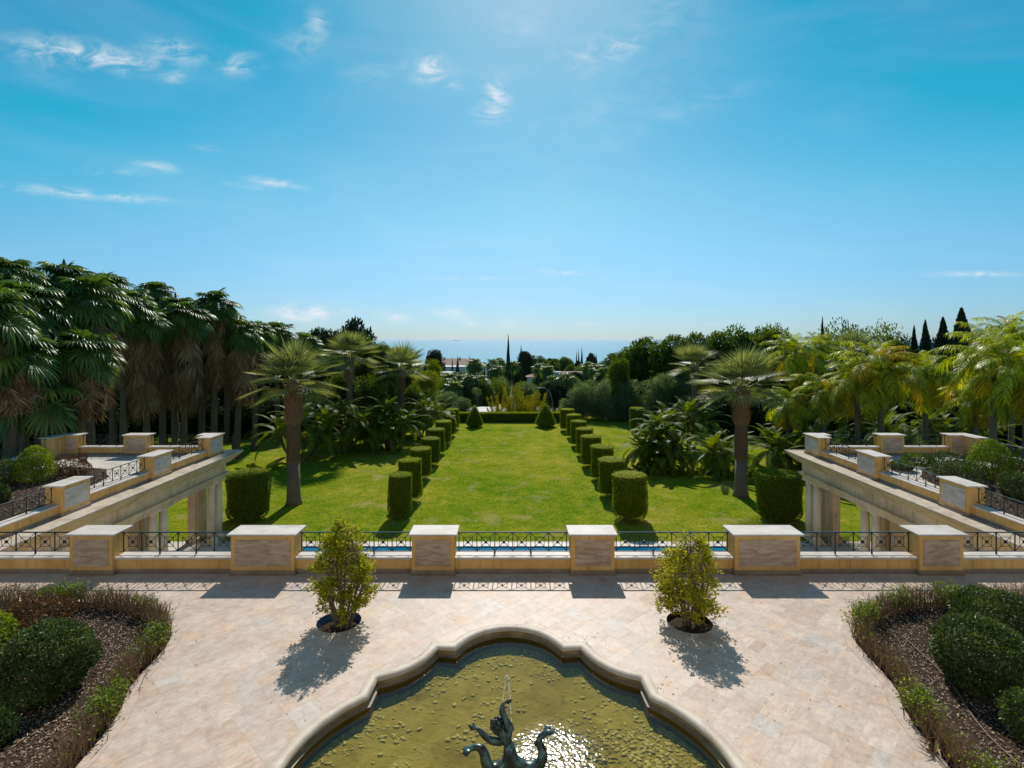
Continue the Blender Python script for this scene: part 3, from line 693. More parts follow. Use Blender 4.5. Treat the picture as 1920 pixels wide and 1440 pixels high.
# ---------------- side wings: raised terraces on columns
def wing(s, off, sd):
    """s = -1 grove side, +1 queen palm side"""
    X = lambda x: s * x + off                          # x measured outwards from the garden axis
    def xr(a, b): return (min(X(a), X(b)), max(X(a), X(b)))
    XI, XO, YB, YN = 15.12, 23.2, 28.3, 14.4
    inner = 'e' if s < 0 else 'w'
    # floor of the wing
    x0, x1 = xr(XI + .1, XO + .4)
    tag(MB().box(x0, x1, YN, YB + .5, -.5, -.0).build('wing_floor', MAT['court']), f'pale paved floor of the raised {sd} terrace', None, None, 'structure')
    # entablature: swept profile along y, mitred round the far end
    prof = [(.62, 0), (.62, -.06), (.57, -.07), (.56, -.13), (.50, -.145), (.49, -.21), (.42, -.23), (.40, -.30), (.32, -.33), (.30, -.40), (.20, -.44), (.18, -.50), (.06, -.54), (.0, -.58)]
    prof2 = [(.0, -.58), (-.02, -1.0), (.14, -1.02), (.14, -1.08), (.09, -1.10), (.05, -1.19), (-.02, -1.21), (-.04, -1.40), (-.1, -1.42), (-.62, -1.42)]
    t = thing('loggia_entablature', f'long moulded stone cornice over the {sd} loggia columns', 'cornice', (0, 0, 0))
    def sweep(pr, name, m, top=False):
        mb = MB(); v = []; f = []
        for o, z in pr:
            v += [(X(XI - o), YN, z), (X(XI - o), YB + .75 + o, z), (X(XO + .5), YB + .75 + o, z)]
        for i in range(len(pr) - 1):
            for k in range(2): f.append((3 * i + k, 3 * i + k + 1, 3 * i + 4 + k, 3 * i + 3 + k) if s > 0 else (3 * i + 3 + k, 3 * i + 4 + k, 3 * i + k + 1, 3 * i + k))
        mb.add(v, f); return mb.build(name, m, t)
    sweep(prof, 'cornice', MAT['cornice']); sweep(prof2, 'architrave', MAT['stucco_pale'])
    y1 = YB + .75 + .62
    n = 12
    for i in range(n):                                 # ledge stones
        a, b = YN + (y1 - YN) * i / n, YN + (y1 - YN) * (i + 1) / n
        q = xr(XI - .63, XI + .12)
        MB().bbox(q[0], q[1], a + .0015, b - .0015, -.02, .012, .006).build('ledge_stone', MAT['ledge'], t)
    q = xr(XI + .12, XO + .5)
    MB().bbox(q[0], q[1], YB + .56, y1, -.02, .012, .006).build('ledge_stone', MAT['ledge'], t)
    q = xr(XI + .1, XI + .62); MB().box(q[0], q[1], YN, YB + .74, -1.421, -.51).build('beam', MAT['stucco_pale'], t)
    # piers on the garden side
    for (a, b, lb) in ((18.45, 19.7, 'nearest pier'), (23.1, 24.4, 'middle pier')):
        q = xr(XI, XI + .56); pier(q[0], q[1], a, b, f'ochre {lb} on the {sd} loggia edge, grey stone panel facing the lawn', inner, grey=True)
    q = xr(XI, XI + .56); q2 = xr(XI + .565, XI + 1.0)
    pier(q[0], q[1], 27.45, 28.75, f'L-shaped ochre corner pier above the end columns of the {sd} loggia', inner, grey=True, extra=(q2[0], q2[1], 28.22, 28.75))
    # piers along the sea side
    q = xr(18.75, 19.95); pier(q[0], q[1], 28.2, 28.75, f'ochre pier midway along the sea-side parapet of the {sd} terrace', 's')
    q = xr(22.3, 23.5); q2 = xr(22.95, 23.5)
    pier(q[0], q[1], 28.2, 28.75, f'L-shaped ochre pier at the outer corner of the {sd} terrace', 's', extra=(q2[0], q2[1], 27.4, 28.195))
    wx = XI + .28
    seg = [(14.5, 18.45), (19.7, 23.1), (24.4, 27.45)]
    lbs = ['near the house', 'between its nearest and middle piers', 'between its middle and corner piers']
    for (a, b), lb in zip(seg, lbs):
        parapet((X(wx), a + .001), (X(wx), b - .001), f'low ochre parapet of the {sd} loggia edge, {lb}')
        railing((X(wx), a), (X(wx), b), f'black iron railing of the {sd} loggia edge, {lb}')
    for (a, b), lb in zip(((XI + 1.0, 18.75), (19.95, 22.3)), ('nearer the garden axis', 'farther from the garden axis')):
        aa, bb = sorted((X(a), X(b)))
        parapet((aa + .001, 28.47), (bb - .001, 28.47), f'low ochre sea-side parapet of the {sd} terrace, {lb}')
        railing((aa, 28.47), (bb, 28.47), f'black iron sea-side railing of the {sd} terrace, {lb}')
    parapet((X(23.22), 16.0), (X(23.22), 27.39), f'low ochre outer parapet of the {sd} terrace'); railing((X(23.22), 16.0), (X(23.22), 27.4), f'black iron outer railing of the {sd} terrace')
    # columns in pairs with square pillars behind
    prof = [(.185, .0), (.19, .7), (.185, 1.5), (.16, 2.66)]
    for gi, yy in enumerate((19.0, 24.05, 28.65)):
        gl = ('nearest the house', 'in the middle of the loggia', 'at the sea end of the loggia')[gi]
        for k, dy in enumerate((-.36, .36)):
            c = thing('loggia_column', f'round ivory column {gl}, {sd} side, {"house" if k == 0 else "sea"}-ward of its pair', 'column', (X(XI + .38), yy + dy, LOW), 0, 'round columns of the loggias')
            MB().bbox(-.29, .29, -.29, .29, 0, .12, .01).lathe([(.27, .122), (.285, .15), (.27, .2), (.23, .215), (.225, .25), (.205, .28)], 24).build('base', MAT['column'], c)
            MB().lathe([(r, .28 + z * .97) for r, z in prof], 28).build('shaft', MAT['column'], c, True)
            MB().lathe([(.16, 2.86), (.18, 2.87), (.18, 2.89), (.162, 2.90), (.162, 2.95), (.23, 3.0)], 24).bbox(-.26, .26, -.26, .26, 3.002, 3.085, .008).build('capital', MAT['column'], c)
        for k, dy in enumerate((-.36, .36)):
            c = thing('loggia_pillar', f'square ochre pillar {gl}, {sd} side, behind the {"house" if k == 0 else "sea"}-ward column', 'pillar', (X(XI + 1.35), yy + dy + .1, LOW), 0, 'square pillars of the loggias')
            MB().bbox(-.25, .25, -.25, .25, 0, .2, .02).build('base', MAT['stucco_pale'], c); MB().bbox(-.19, .19, -.19, .19, .202, 3.09, .012).build('shaft', MAT['stucco_pale'], c)
    q = xr(XI + .75, XI + 1.75); MB().box(q[0], q[1], YN, YB + .7, -1.41, -.51).build('beam', MAT['stucco_pale'], t)
    # house wall closing the loggia on the outer side
    q = xr(XO - .2, XO + .3); tag(MB().box(q[0], q[1], YN, YB + .6, LOW - .2, -.505).build('loggia_wall', MAT['stucco_pale']), f'pale wall at the back of the {sd} loggia', 'wall')
wing(-1, 0.0, 'grove-side')
wing(1, .2, 'queen-palm-side')

# ---------------- pool court and lawn
PX0, PX1, PY0, PY1 = -10.7, 10.95, 18.5, 27.75
court = MB()
CE = 28.45
def ring(mb, x0, x1, y0, y1, hx0, hx1, hy0, hy1, z0, z1):
    mb.box(x0, x1, y0, hy0, z0, z1).box(x0, x1, hy1, y1, z0, z1).box(x0, hx0, hy0, hy1, z0, z1).box(hx1, x1, hy0, hy1, z0, z1)
ring(court, -24, 24, 14.3, CE + .4, PX0 - .45, PX1 + .45, PY0 - .45, PY1 + .45, LOW - .3, LOW)
tag(court.build('pool_court', MAT['court']), 'pale stone court around the swimming pool', None, None, 'structure')
pool = thing('swimming_pool', 'long blue swimming pool seen through the balustrade railing', 'pool', ((PX0 + PX1) / 2, PY0, LOW))
ox, oy = (PX0 + PX1) / 2, PY0
mb = MB(); x0, x1, y0, y1 = PX0 - ox, PX1 - ox, 0, PY1 - oy
mb.add([(x0, y0, 0), (x1, y0, 0), (x1, y1, 0), (x0, y1, 0), (x0, y0, -1.4), (x1, y0, -1.4), (x1, y1, -1.4), (x0, y1, -1.4)], [(4, 5, 6, 7), (0, 4, 7, 3), (1, 2, 6, 5), (0, 1, 5, 4), (3, 7, 6, 2)])
mb.build('shell', MAT['pool_tile'], pool)
nc = 22
for i in range(nc):
    a, b = x0 - .45 + (x1 - x0 + .9) * i / nc, x0 - .45 + (x1 - x0 + .9) * (i + 1) / nc
    for (p, q) in ((y1, y1 + .448), (y0 - .448, y0)): MB().bbox(a + .002, b - .002, p, q, -.1, .01, .006).build('coping_stone', MAT['coping'], pool)
for i in range(9):
    a, b = (y1 - y0) * i / 9, (y1 - y0) * (i + 1) / 9
    for (p, q) in ((x0 - .448, x0), (x1, x1 + .448)): MB().bbox(p, q, a + .002, b - .002, -.1, .03, .01).build('coping_stone', MAT['coping'], pool)
tag(MB().add([(PX0, PY0, LOW - .035), (PX1, PY0, LOW - .035), (PX1, PY1, LOW - .035), (PX0, PY1, LOW - .035)], [(0, 1, 2, 3)]).build('pool_water', MAT['pool_water']), 'still water of the swimming pool', None, None, 'structure')

def lawn_z(x, y): return LOW + .04 * noise.noise((x * .12, y * .12, 0)) * min(1, max(0, (y - CE) / 3)) + max(0., abs(x) - 24) * .02 * min(1, max(0, (y - CE) / 6))
nx, ny = 90, 60
V, Fc = [], []
for j in range(ny + 1):
    for i in range(nx + 1):
        x, y = -70 + 140 * i / nx, CE + (74 - CE) * j / ny
        V.append((x, y, lawn_z(x, y) + .004))
for j in range(ny):
    for i in range(nx): Fc.append((j * (nx + 1) + i, j * (nx + 1) + i + 1, (j + 1) * (nx + 1) + i + 1, (j + 1) * (nx + 1) + i))
tag(MB().add(V, Fc).build('lawn', MAT['lawn'], smooth=True), 'patchy green lawn between the topiary rows', None, None, 'structure')
# unseen house behind the viewpoint, added to bounce sunlight: broad white front with tall windows and the balcony one stands on
hf = thing('house', 'unseen pale villa front behind the viewpoint, added to bounce sunlight', 'house', (0, -1.6, 0))
MB().box(-32, 32, -.6, 0, -.35, 13.2).build('wall', MAT['white'], hf)
MB().bbox(-32.2, 32.2, -.8, .5, 13.203, 13.8, .05).build('cornice', MAT['column'], hf)
MB().bbox(-3.2, 3.2, .002, 2.2, 4.05, 4.3, .03).build('balcony', MAT['court'], hf)
for i in range(9):
    for zz in (.15, 5.0):
        w = MB().bbox(-16.6 + i * 4 , -15.0 + i * 4, -.02, .06, zz, zz + 2.7, .02).build('window', MAT['white'], hf); MB().box(-16.45 + i * 4, -15.15 + i * 4, .062, .075, zz + .12, zz + 2.55).build('pane', MAT['dark_glass'], w)
tag(MB().box(-70, -24.0, 8, CE + .3, LOW - .3, LOW - .01).box(24.0, 70, 8, CE + .3, LOW - .3, LOW - .01).build('side_ground', MAT['lawn']), 'grassy ground beside the wings', None, None, 'structure')

def ground_z(x, y):
    if y < 74: return lawn_z(x, y)
    d = y - 74
    z = LOW - .046 * d - 2.5 * min(1, d / 14) + max(0, abs(x - 5) - 45) * .035 * min(1, d / 40) * math.exp(-d / 500)
    return max(-96, z + 2.2 * noise.noise((x * .012, y * .012, 3)) * min(1, d / 60))
V, Fc = [], []
ys = [74 + 1850 * (j / 70) ** 2.2 for j in range(71)]; nx = 70
for y in ys:
    for i in range(nx + 1):
        w = 75 + (y - 74) * 1.25; x = -w + 2 * w * i / nx
        V.append((x, y, ground_z(x, y)))
for j in range(70):
    for i in range(nx): Fc.append((j * (nx + 1) + i, j * (nx + 1) + i + 1, (j + 1) * (nx + 1) + i + 1, (j + 1) * (nx + 1) + i))
tag(MB().add(V, Fc).build('hillside', MAT['terrain'], smooth=True), 'wooded hillside dropping to the coast', None, None, 'structure')
SEA = -94.0
tag(MB().add([(-90000, 1250, SEA), (90000, 1250, SEA), (90000, 90000, SEA), (-90000, 90000, SEA)], [(0, 1, 2, 3)]).build('sea', MAT['sea']), 'calm blue sea out to the horizon', None, None, 'structure')
# ------------------------------------------------------------------ fountain, statue, water
WZ, FZ = .335, .16
fountain = thing('fountain', 'lobed stone fountain basin with rounded rim on the terrace', 'fountain', (FC[0], FC[1], 0))
FL = [(x - FC[0], y - FC[1]) for x, y in FOUNT]
def sweep_outline(prof):
    mb = MB(); n = len(FL); v, f = [], []
    for o, z in prof: v += [(*p, z) for p in offset_poly(FL, o)]
    for i in range(len(prof) - 1):
        for k in range(n): f.append((i * n + k, i * n + (k + 1) % n, (i + 1) * n + (k + 1) % n, (i + 1) * n + k))
    return mb.add(v, f)
def smooth_obj(o, ang=38):
    o.data.polygons.foreach_set('use_smooth', [True] * len(o.data.polygons)); o.data.set_sharp_from_angle(angle=math.radians(ang)); return o
smooth_obj(sweep_outline([(.02, -.01), (.02, .1), (-.03, .14), (-.03, .37), (.0, .41), (.005, .44), (-.012, .474), (-.045, .494), (-.09, .5), (-.14, .496), (-.175, .48), (-.195, .455), (-.2, .432)]).build('rim', MAT['rim'], fountain))
smooth_obj(sweep_outline([(-.2, .432), (-.18, .415), (-.175, .395), (-.18, .362), (-.205, .352), (-.215, .345), (-.235, .34), (-.24, .30), (-.24, .12)]).build('inner_wall', MAT['basin'], fountain))
fl = offset_poly(FL, -.23); n = len(fl)
MB().add([(*p, FZ) for p in fl], [tuple(range(n))]).build('basin_floor', MAT['basin_floor'], fountain)
wl_ = offset_poly(FOUNT, -.2405)
tag(MB().add([(*p, WZ) for p in wl_], [tuple(range(len(wl_)))]).build('fountain_water', MAT['fountain_water']), 'greenish rippled water in the fountain basin', None, None, 'structure')

def pebbles():
    rng = random.Random(3); V, T = [], []
    bm = bmesh.new(); bmesh.ops.create_icosphere(bm, subdivisions=2, radius=1); base = [v.co.copy() for v in bm.verts]; tri = [[v.index for v in f.verts] for f in bm.faces]; bm.free()
    inn = offset_poly(FOUNT, -.26); cnt = 0
    edge = [Vector(p) for p in inn]
    while cnt < 1250:
        x, y = FC[0] + rng.uniform(-3, 3), FC[1] + rng.uniform(-.2, 3.7)
        if not inside((x, y), inn): continue
        d = min((Vector((x, y)) - e).length for e in edge)
        p = .02 + .9 * math.exp(-d / .18) + (.8 if (x > 1.2 and y < 8.2 and d < .9) else 0) + .3 * max(0, noise.noise((x * 1.3, y * 1.3, 7)))
        if rng.random() > p: continue
        r = rng.uniform(.013, .036) * (1.1 if d > .4 else .9)
        sx, sy, sz = r * rng.uniform(.8, 1.5), r * rng.uniform(.7, 1.1), r * rng.uniform(.32, .5); a = rng.uniform(0, 6.28)
        n0 = len(V)
        for b in base:
            k = 1 + .18 * noise.noise(b * 1.4 + Vector((cnt, 0, 0)))
            px, py = b.x * sx * k, b.y * sy * k
            V.append((x + px * math.cos(a) - py * math.sin(a), y + px * math.sin(a) + py * math.cos(a), FZ + sz * .35 + b.z * sz * k))
        T += [[i + n0 for i in t] for t in tri]; cnt += 1
    me = np_mesh('pebbles', V, T); me.polygons.foreach_set('use_smooth', [True] * len(me.polygons))
    tag(link('pebbles', me, MAT['pebble']), 'pale pebbles scattered over the fountain floor', 'pebbles', None, 'stuff')
pebbles()

def statue():
    D = 7.0; k = D / F
    P = lambda px, py, dy=0.0: Vector(((px - CX) * (D + dy) / F, D + dy, CAMZ - (py - HY) * (D + dy) / F))
    chains = []
    def chain(pts): chains.append(pts)
    root = (P(956, 1432), .105)
    verts, edges, rad = [], [], []
    def add(p, r, prev=None):
        verts.append(p); rad.append(r)
        if prev is not None: edges.append((prev, len(verts) - 1))
        return len(verts) - 1
    pel = add(P(957, 1434), (.092, .085)); wa = add(P(956, 1414), (.078, .070), pel); ch = add(P(953, 1394), (.108, .082), wa); uc = add(P(950, 1380), (.102, .07), ch); nk = add(P(944, 1372, .02), (.038, .038), uc)
    hd1 = add(P(938, 1367, .03), (.062, .066), nk); hd2 = add(P(932, 1360, .035), (.072, .076), hd1); add(P(930, 1353, .04), (.045, .05), hd2)
    add(P(927, 1373, .07), (.03, .03), hd1)                       # chin turned away
    # raised arm
    s = add(P(955, 1368, .02), (.045, .045), uc); e = add(P(946, 1347, .06), (.036, .036), s); f = add(P(941, 1333, .07), (.033, .033), e); w = add(P(942, 1321, .07), (.022, .02), f); h = add(P(947, 1315, .08), (.026, .017), w)
    for (x, y, dy, m) in ((959, 1311, .10, .5), (960, 1314, .09, .5), (959, 1317, .085, .5), (955, 1320, .08, .45), (948, 1321, .06, .4)):
        a = add(P(947 + (x - 947) * m, 1315 + (y - 1315) * m, .08), (.012, .012), h); add(P(x, y, dy), (.0085, .0085), a)
    # outstretched arm
    s = add(P(940, 1392, .0), (.046, .046), uc); e = add(P(918, 1388, -.02), (.036, .036), s); f = add(P(906, 1377, .0), (.033, .033), e); w = add(P(896, 1367, .02), (.021, .019), f); h = add(P(888, 1364, .03), (.024, .016), w)
    for (x, y) in ((877, 1359), (879, 1364), (881, 1368), (884, 1371), (887, 1355)):
        a = add(P(888 + (x - 888) * .5, 1364 + (y - 1364) * .5 , .035), (.012, .012), h); add(P(x, y, .03), (.0085, .0085), a)
    # two fish tails curling up on either side
    p = add(P(938, 1440, -.02), (.075, .075), pel)
    for (x, y, dy, r) in ((922, 1446, -.04, .07), (911, 1432, -.02, .062), (909, 1414, .0, .054), (902, 1402, .02, .046), (892, 1399, .03, .038), (883, 1404, .03, .028)): p = add(P(x, y, dy), (r, r), p)
    a = add(P(875, 1410, -.03), (.04, .013), p); add(P(869, 1416, -.05), (.05, .011), a); a = add(P(875, 1403, .06), (.038, .013), p); add(P(868, 1402, .10), (.045, .011), a)
    p = add(P(976, 1438, -.02), (.078, .078), pel)
    for (x, y, dy, r) in ((996, 1444, -.04, .072), (1013, 1434, -.03, .064), (1020, 1416, .0, .055), (1015, 1401, .03, .047), (1009, 1391, .04, .04), (1014, 1381, .05, .032), (1024, 1375, .05, .026)): p = add(P(x, y, dy), (r, r), p)
    a = add(P(1026, 1368, .09), (.045, .015), p); add(P(1029, 1359, .13), (.05, .012), a)
    a = add(P(1035, 1373, .02), (.045, .015), p); add(P(1044, 1370, -.01), (.05, .012), a)
    # broad rocky seat hidden under the water line
    st = thing('statue', 'dark green bronze merboy with two curling tails and raised arm in the fountain', 'statue', (P(956, 1434).x, D, WZ))
    o0 = Vector((P(956, 1434).x, D, WZ))
    me = bpy.data.meshes.new('body'); me.from_pydata([tuple(v - o0) for v in verts], edges, []); me.update()
    body = link('body', me, MAT['bronze'], st)
    sk = body.modifiers.new('skin', 'SKIN'); sk.use_smooth_shade = True; sk.branch_smoothing = .6
    if not me.skin_vertices:
        bm = bmesh.new(); bm.from_mesh(me); bm.verts.layers.skin.verify(); bm.to_mesh(me); bm.free()
    for i, sv in enumerate(me.skin_vertices[0].data): sv.radius = tuple(1.32 * r if r > .0125 else 1.1 * r for r in rad[i]); sv.use_root = (i == 0)
    sub = body.modifiers.new('subdivision', 'SUBSURF'); sub.levels = sub.render_levels = 2
    # curly hair: overlapping locks
    rng = random.Random(8); mb = MB(); hc = P(932, 1360, .035) - o0
    for i in range(46):
        a, b = rng.uniform(0, 6.28), rng.uniform(-.25, 1.3)
        d = Vector((math.cos(a) * math.cos(b), math.sin(a) * math.cos(b), math.sin(b))); tn = d.cross(Vector((rng.uniform(-1, 1), rng.uniform(-1, 1), rng.uniform(-1, 1)))).normalized()
        q = [hc + d * .078 + tn * .026 * t + d * (.012 if abs(t) < .6 else -.004) for t in (-1, -.4, .3, 1)]
        mb.tube(q, [.006, .013, .014, .005], 6)
    mb.build('hair', MAT['bronze'], st, True)
    # scaly fins along the tails
    for (x, y, dy) in ((905, 1404, .0), (913, 1424, -.05), (1024, 1424, -.05), (1021, 1404, -.01), (1004, 1397, .0)):
        c = P(x, y, dy) - o0; mb = MB()
        for j in range(4):
            a = rng.uniform(-.5, .5); mb.tube([c, c + Vector((math.sin(a) * .06, -.04 + .02 * j, .05))], [.016, .003], 5)
        mb.build('fin', MAT['bronze'], st, True)
    # base rock
    bm = bmesh.new(); bmesh.ops.create_icosphere(bm, subdivisions=3, radius=1)
    for v in bm.verts:
        k = 1 + .25 * noise.noise(v.co * 2.1); v.co = Vector((v.co.x * .36 * k, v.co.y * .3 * k - .02, v.co.z * .3 * k - .1))
    me = bpy.data.meshes.new('rock'); bm.to_mesh(me); bm.free(); me.polygons.foreach_set('use_smooth', [True] * len(me.polygons)); link('rock', me, MAT['bronze'], st)
    # water jet: rises from the mouth, falls behind the raised hand
    pts = [P(943, 1316, .1), P(945, 1296, .11), P(947.5, 1278, .12), P(949.5, 1266, .13), P(951.5, 1265, .14), P(954, 1277, .15), P(956, 1298, .16), P(957.5, 1325, .17), P(958.5, 1352, .18), P(959.5, 1385, .19), P(960, 1412, .2), P(960.5, 1440, .21), P(961, 1462, .22)]
    mb = MB(); sm = smooth_path([tuple(p) for p in pts], 8)
    seg = [Vector(p) for p in sm]; i = 0
    while i < len(seg) - 2:
        n = rng.randint(3, 9); run = seg[i:i + n + 1]
        if len(run) >= 2: mb.tube([p + Vector((rng.uniform(-.004, .004), rng.uniform(-.004, .004), 0)) for p in run], [.002] + [rng.uniform(.003, .0065) for _ in run[1:-1]] + [.002] if len(run) > 2 else [.003, .003], 5)
        i += n if rng.random() < .75 else n + 1
    def bead(p, r):
        mb.lathe([(.001, -r), (r * .8, -r * .5), (r, 0), (r * .8, r * .5), (.001, r)], 6, p)
    for i in range(90):
        p = seg[rng.randrange(len(seg))]; bead(p + Vector((rng.gauss(0, .014), rng.gauss(0, .014), rng.gauss(0, .02))), rng.uniform(.002, .006))
    for i in range(420):
        a, r = rng.uniform(0, 6.28), abs(rng.gauss(0, .32)); x, y = seg[-1].x + .35 + r * math.cos(a), seg[-1].y + .12 + r * math.sin(a) * .9
        bead(Vector((x, y, WZ + abs(rng.gauss(0, .035)))), rng.uniform(.002, .006))
    tag(mb.build('water_jet', MAT['jet'], smooth=True), 'thin arc of falling water and droplets above the bronze merboy', 'water', None, 'stuff')
statue()
# ------------------------------------------------------------------ plant generators
def unit(a): return a / np.maximum(np.linalg.norm(a, axis=-1, keepdims=True), 1e-9)
def leaf_arrays(P, A, N, L, W, fold=.18):
    """bent diamond leaves: base point, axis, normal, length, width"""
    A = unit(A); B = unit(np.cross(N, A)); N = np.cross(A, B); n = len(P)
    L = np.broadcast_to(np.asarray(L, float), (n,))[:, None]; W = np.broadcast_to(np.asarray(W, float), (n,))[:, None]
    v = np.stack([P, P + A * L * .45 + B * W * .5 + N * W * fold, P + A * L - N * L * .12, P + A * L * .45 - B * W * .5 + N * W * fold], 1).reshape(-1, 3)
    i = (np.arange(n) * 4)[:, None]
    t = np.concatenate([i + [0, 2, 1], i + [0, 3, 2]], 1).reshape(-1, 3)
    return v, t
def clump_noise(P, s, seed=0):
    """cheap smooth pseudo-noise in 0..1 from a few sines"""
    r = np.random.RandomState(seed); out = np.zeros(len(P))
    for k in range(6):
        d = r.normal(size=3); d /= np.linalg.norm(d); out += np.sin(P @ d * s * (1 + .6 * k) + r.uniform(0, 6.28)) / (1 + .4 * k)
    return .5 + .5 * np.tanh(out * .6)
def blob_leaves(ells, n, L, W, seed, shell=(.72, 1.04), lift=.3, rough=.16, rs=None, spread=.9):
    rs = rs or np.random.RandomState(seed)
    E = np.array(ells, float); wt = (E[:, 3] * E[:, 4] + E[:, 4] * E[:, 5] + E[:, 3] * E[:, 5]); wt /= wt.sum()
    k = rs.choice(len(E), n, p=wt); d = unit(rs.normal(size=(n, 3)))
    rad = shell[0] + (shell[1] - shell[0]) * rs.uniform(size=n) ** .6
    rad *= 1 + rough * (clump_noise(d * 2 + k[:, None] * 3.1, 2.2, seed) - .5) * 2
    P = E[k, :3] + d * E[k, 3:6] * rad[:, None]; N = unit(d / E[k, 3:6])
    A = N * .55 + rs.normal(size=(n, 3)) * .55 * spread + np.array([0, 0, lift])
    NN = N * .6 + rs.normal(size=(n, 3)) * .6 * spread + np.array([0, 0, .35])
    s = rs.uniform(.7, 1.25, n)
    v, t = leaf_arrays(P, A, NN, L * s, W * s)
    tone = np.clip(.62 * rs.uniform(size=n) + .45 * clump_noise(P, 6. / max(E[:, 3:6].max(), 1e-3), seed + 1) - .05, 0, 1)
    return v, t, np.repeat(tone, 4)
def merge(parts):
    V, T, Q, o = [], [], [], 0
    for v, t, q in parts: V.append(v); T.append(t + o); Q.append(q); o += len(v)
    return np.concatenate(V), np.concatenate(T), np.concatenate(Q)
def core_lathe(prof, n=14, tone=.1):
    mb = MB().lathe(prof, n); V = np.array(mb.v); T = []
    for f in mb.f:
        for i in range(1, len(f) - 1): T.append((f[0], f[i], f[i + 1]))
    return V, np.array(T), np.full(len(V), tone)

# ---------------- palm fronds
def strip(V, T, Q, pts, side, nrm, width, tone, pleat=.25):
    o = len(V)
    for p, w in zip(pts, width):
        V.append(p - side * w * .5 + nrm * w * pleat); V.append(p); V.append(p + side * w * .5 + nrm * w * pleat)
        Q += [tone] * 3
    for i in range(len(pts) - 1):
        a = o + 3 * i
        T += [(a, a + 1, a + 4), (a, a + 4, a + 3), (a + 1, a + 2, a + 5), (a + 1, a + 5, a + 4)]
def fan_frond(e, petiole, R, nseg, droop, seed, spread=150., tone=(0., .95), stiff=.55, tilt=14, sections=(.0, .3, .55, .75, .9, 1.0)):
    rng = random.Random(seed); V, T, Q = [], [], []
    er = math.radians(e); d0 = Vector((math.cos(er), 0, math.sin(er))); Y = Vector((0, 1, 0)); up = Vector((0, 0, 1))
    pts = []
    for i in range(5):
        t = i / 4; pts.append(d0 * petiole * t - up * droop * .25 * petiole * t * t)
    pd = (pts[-1] - pts[-2]).normalized()
    n0 = Y.cross(pd) * -1
    if n0.z < 0 and e > -60: n0 = -n0
    strip(V, T, Q, pts, Y, n0, [.075, .06, .05, .045, .04], .75, .2)
    hub = pts[-1]; ed = math.atan2(pd.z, pd.x) - math.radians(tilt if e > -50 else 4)
    d = Vector((math.cos(ed), 0, math.sin(ed))); n = d.cross(Y) 
    n = -n if n.z < 0 else n
    base = rng.uniform(*tone) * .5
    for k in range(nseg):
        th = math.radians(-spread + 2 * spread * (k + .5) / nseg + rng.uniform(-2, 2)); dth = math.radians(2 * spread / nseg)
        sd = (d * math.cos(th) + Y * math.sin(th) + n * .22 * (1 - math.cos(th))).normalized(); ln = R * (.70 + .30 * math.cos(th * .55)) * rng.uniform(.93, 1.05)
        sidev = (n.cross(sd)).normalized(); P_, W_ = [], []
        dr = droop * rng.uniform(.7, 1.4)
        for t in sections:
            p = hub + sd * ln * t * (1 - .12 * dr * t * t); p = p - up * dr * ln * max(0, t - .25) ** 2 * 1.15
            w = 2 * ln * t * math.tan(dth / 2) * 1.02 if t <= stiff else 2 * ln * stiff * math.tan(dth / 2) * (1 - ((t - stiff) / (1 - stiff)) ** 1.4)
            P_.append(p); W_.append(max(w, .004))
        strip(V, T, Q, P_, sidev, n, W_, min(1, base + rng.uniform(tone[0], tone[1]) * .5), .3)
    return np.array(V), np.array(T), np.array(Q)
def feather_frond(e, length, arch, nl, leaf, seed, vee=.35, ldroop=.5, sweep=.55, plumose=0., width=.05, tone=(0., 1.), wind=0.):
    rng = random.Random(seed); V, T, Q = [], [], []
    Y = Vector((0, 1, 0)); up = Vector((0, 0, 1)); pts, tans = [], []; p = Vector((0, 0, 0)); m = 14
    for i in range(m + 1):
        t = i / m; a = math.radians(e - arch * t ** 1.25); tv = Vector((math.cos(a), wind * t, math.sin(a))).normalized()
        pts.append(p.copy()); tans.append(tv); p = p + tv * length / m
    strip(V, T, Q, pts, Y, up, [.07 * (1 - .85 * i / m) for i in range(m + 1)], .85, .4)
    for k in range(nl):
        t = .14 + .86 * (k + rng.uniform(-.2, .2)) / nl; t = min(max(t, .1), .995)
        f = t * m; i = min(int(f), m - 1); c = pts[i].lerp(pts[i + 1], f - i); tv = tans[i].lerp(tans[i + 1], f - i).normalized(); n = Y.cross(tv) * -1
        n = tv.cross(Y) if tv.cross(Y).z > 0 else -tv.cross(Y)
        ll = leaf * (math.sin(math.pi * min(1, .12 + t * .86)) ** .6) * rng.uniform(.85, 1.1)
        for sgn in (-1, 1):
            d = (Y * sgn * .85 + tv * (sweep + .5 * t) + n * (vee + plumose * rng.uniform(-1, 1))).normalized()
            pp = [c, c + d * ll * .4 - up * ldroop * ll * .10, c + d * ll * .75 - up * ldroop * ll * .36, c + d * ll * .95 - up * ldroop * ll * .72]
            sv = d.cross(n).normalized(); w = width
            o = len(V); tn = min(1, max(0, rng.uniform(*tone)))
            V += [pp[0] - sv * w * .3, pp[0] + sv * w * .3, pp[1] - sv * w * .5, pp[1] + sv * w * .5, pp[2] - sv * w * .35, pp[2] + sv * w * .35, pp[3]]
            Q += [tn] * 7; T += [(o, o + 1, o + 3), (o, o + 3, o + 2), (o + 2, o + 3, o + 5), (o + 2, o + 5, o + 4), (o + 4, o + 5, o + 6)]
    return np.array([tuple(v) for v in V]), np.array(T), np.array(Q)
ELEV = (82, 62, 42, 22, 2, -18, -42, -66)
def frond_set(name, fn, mat, variants=2):
    out = {}
    for e in ELEV:
        out[e] = []
        for k in range(variants):
            me = np_mesh(name, *fn(e, k * 17 + e + 200)); me.materials.append(mat); out[e].append(me)
    return out
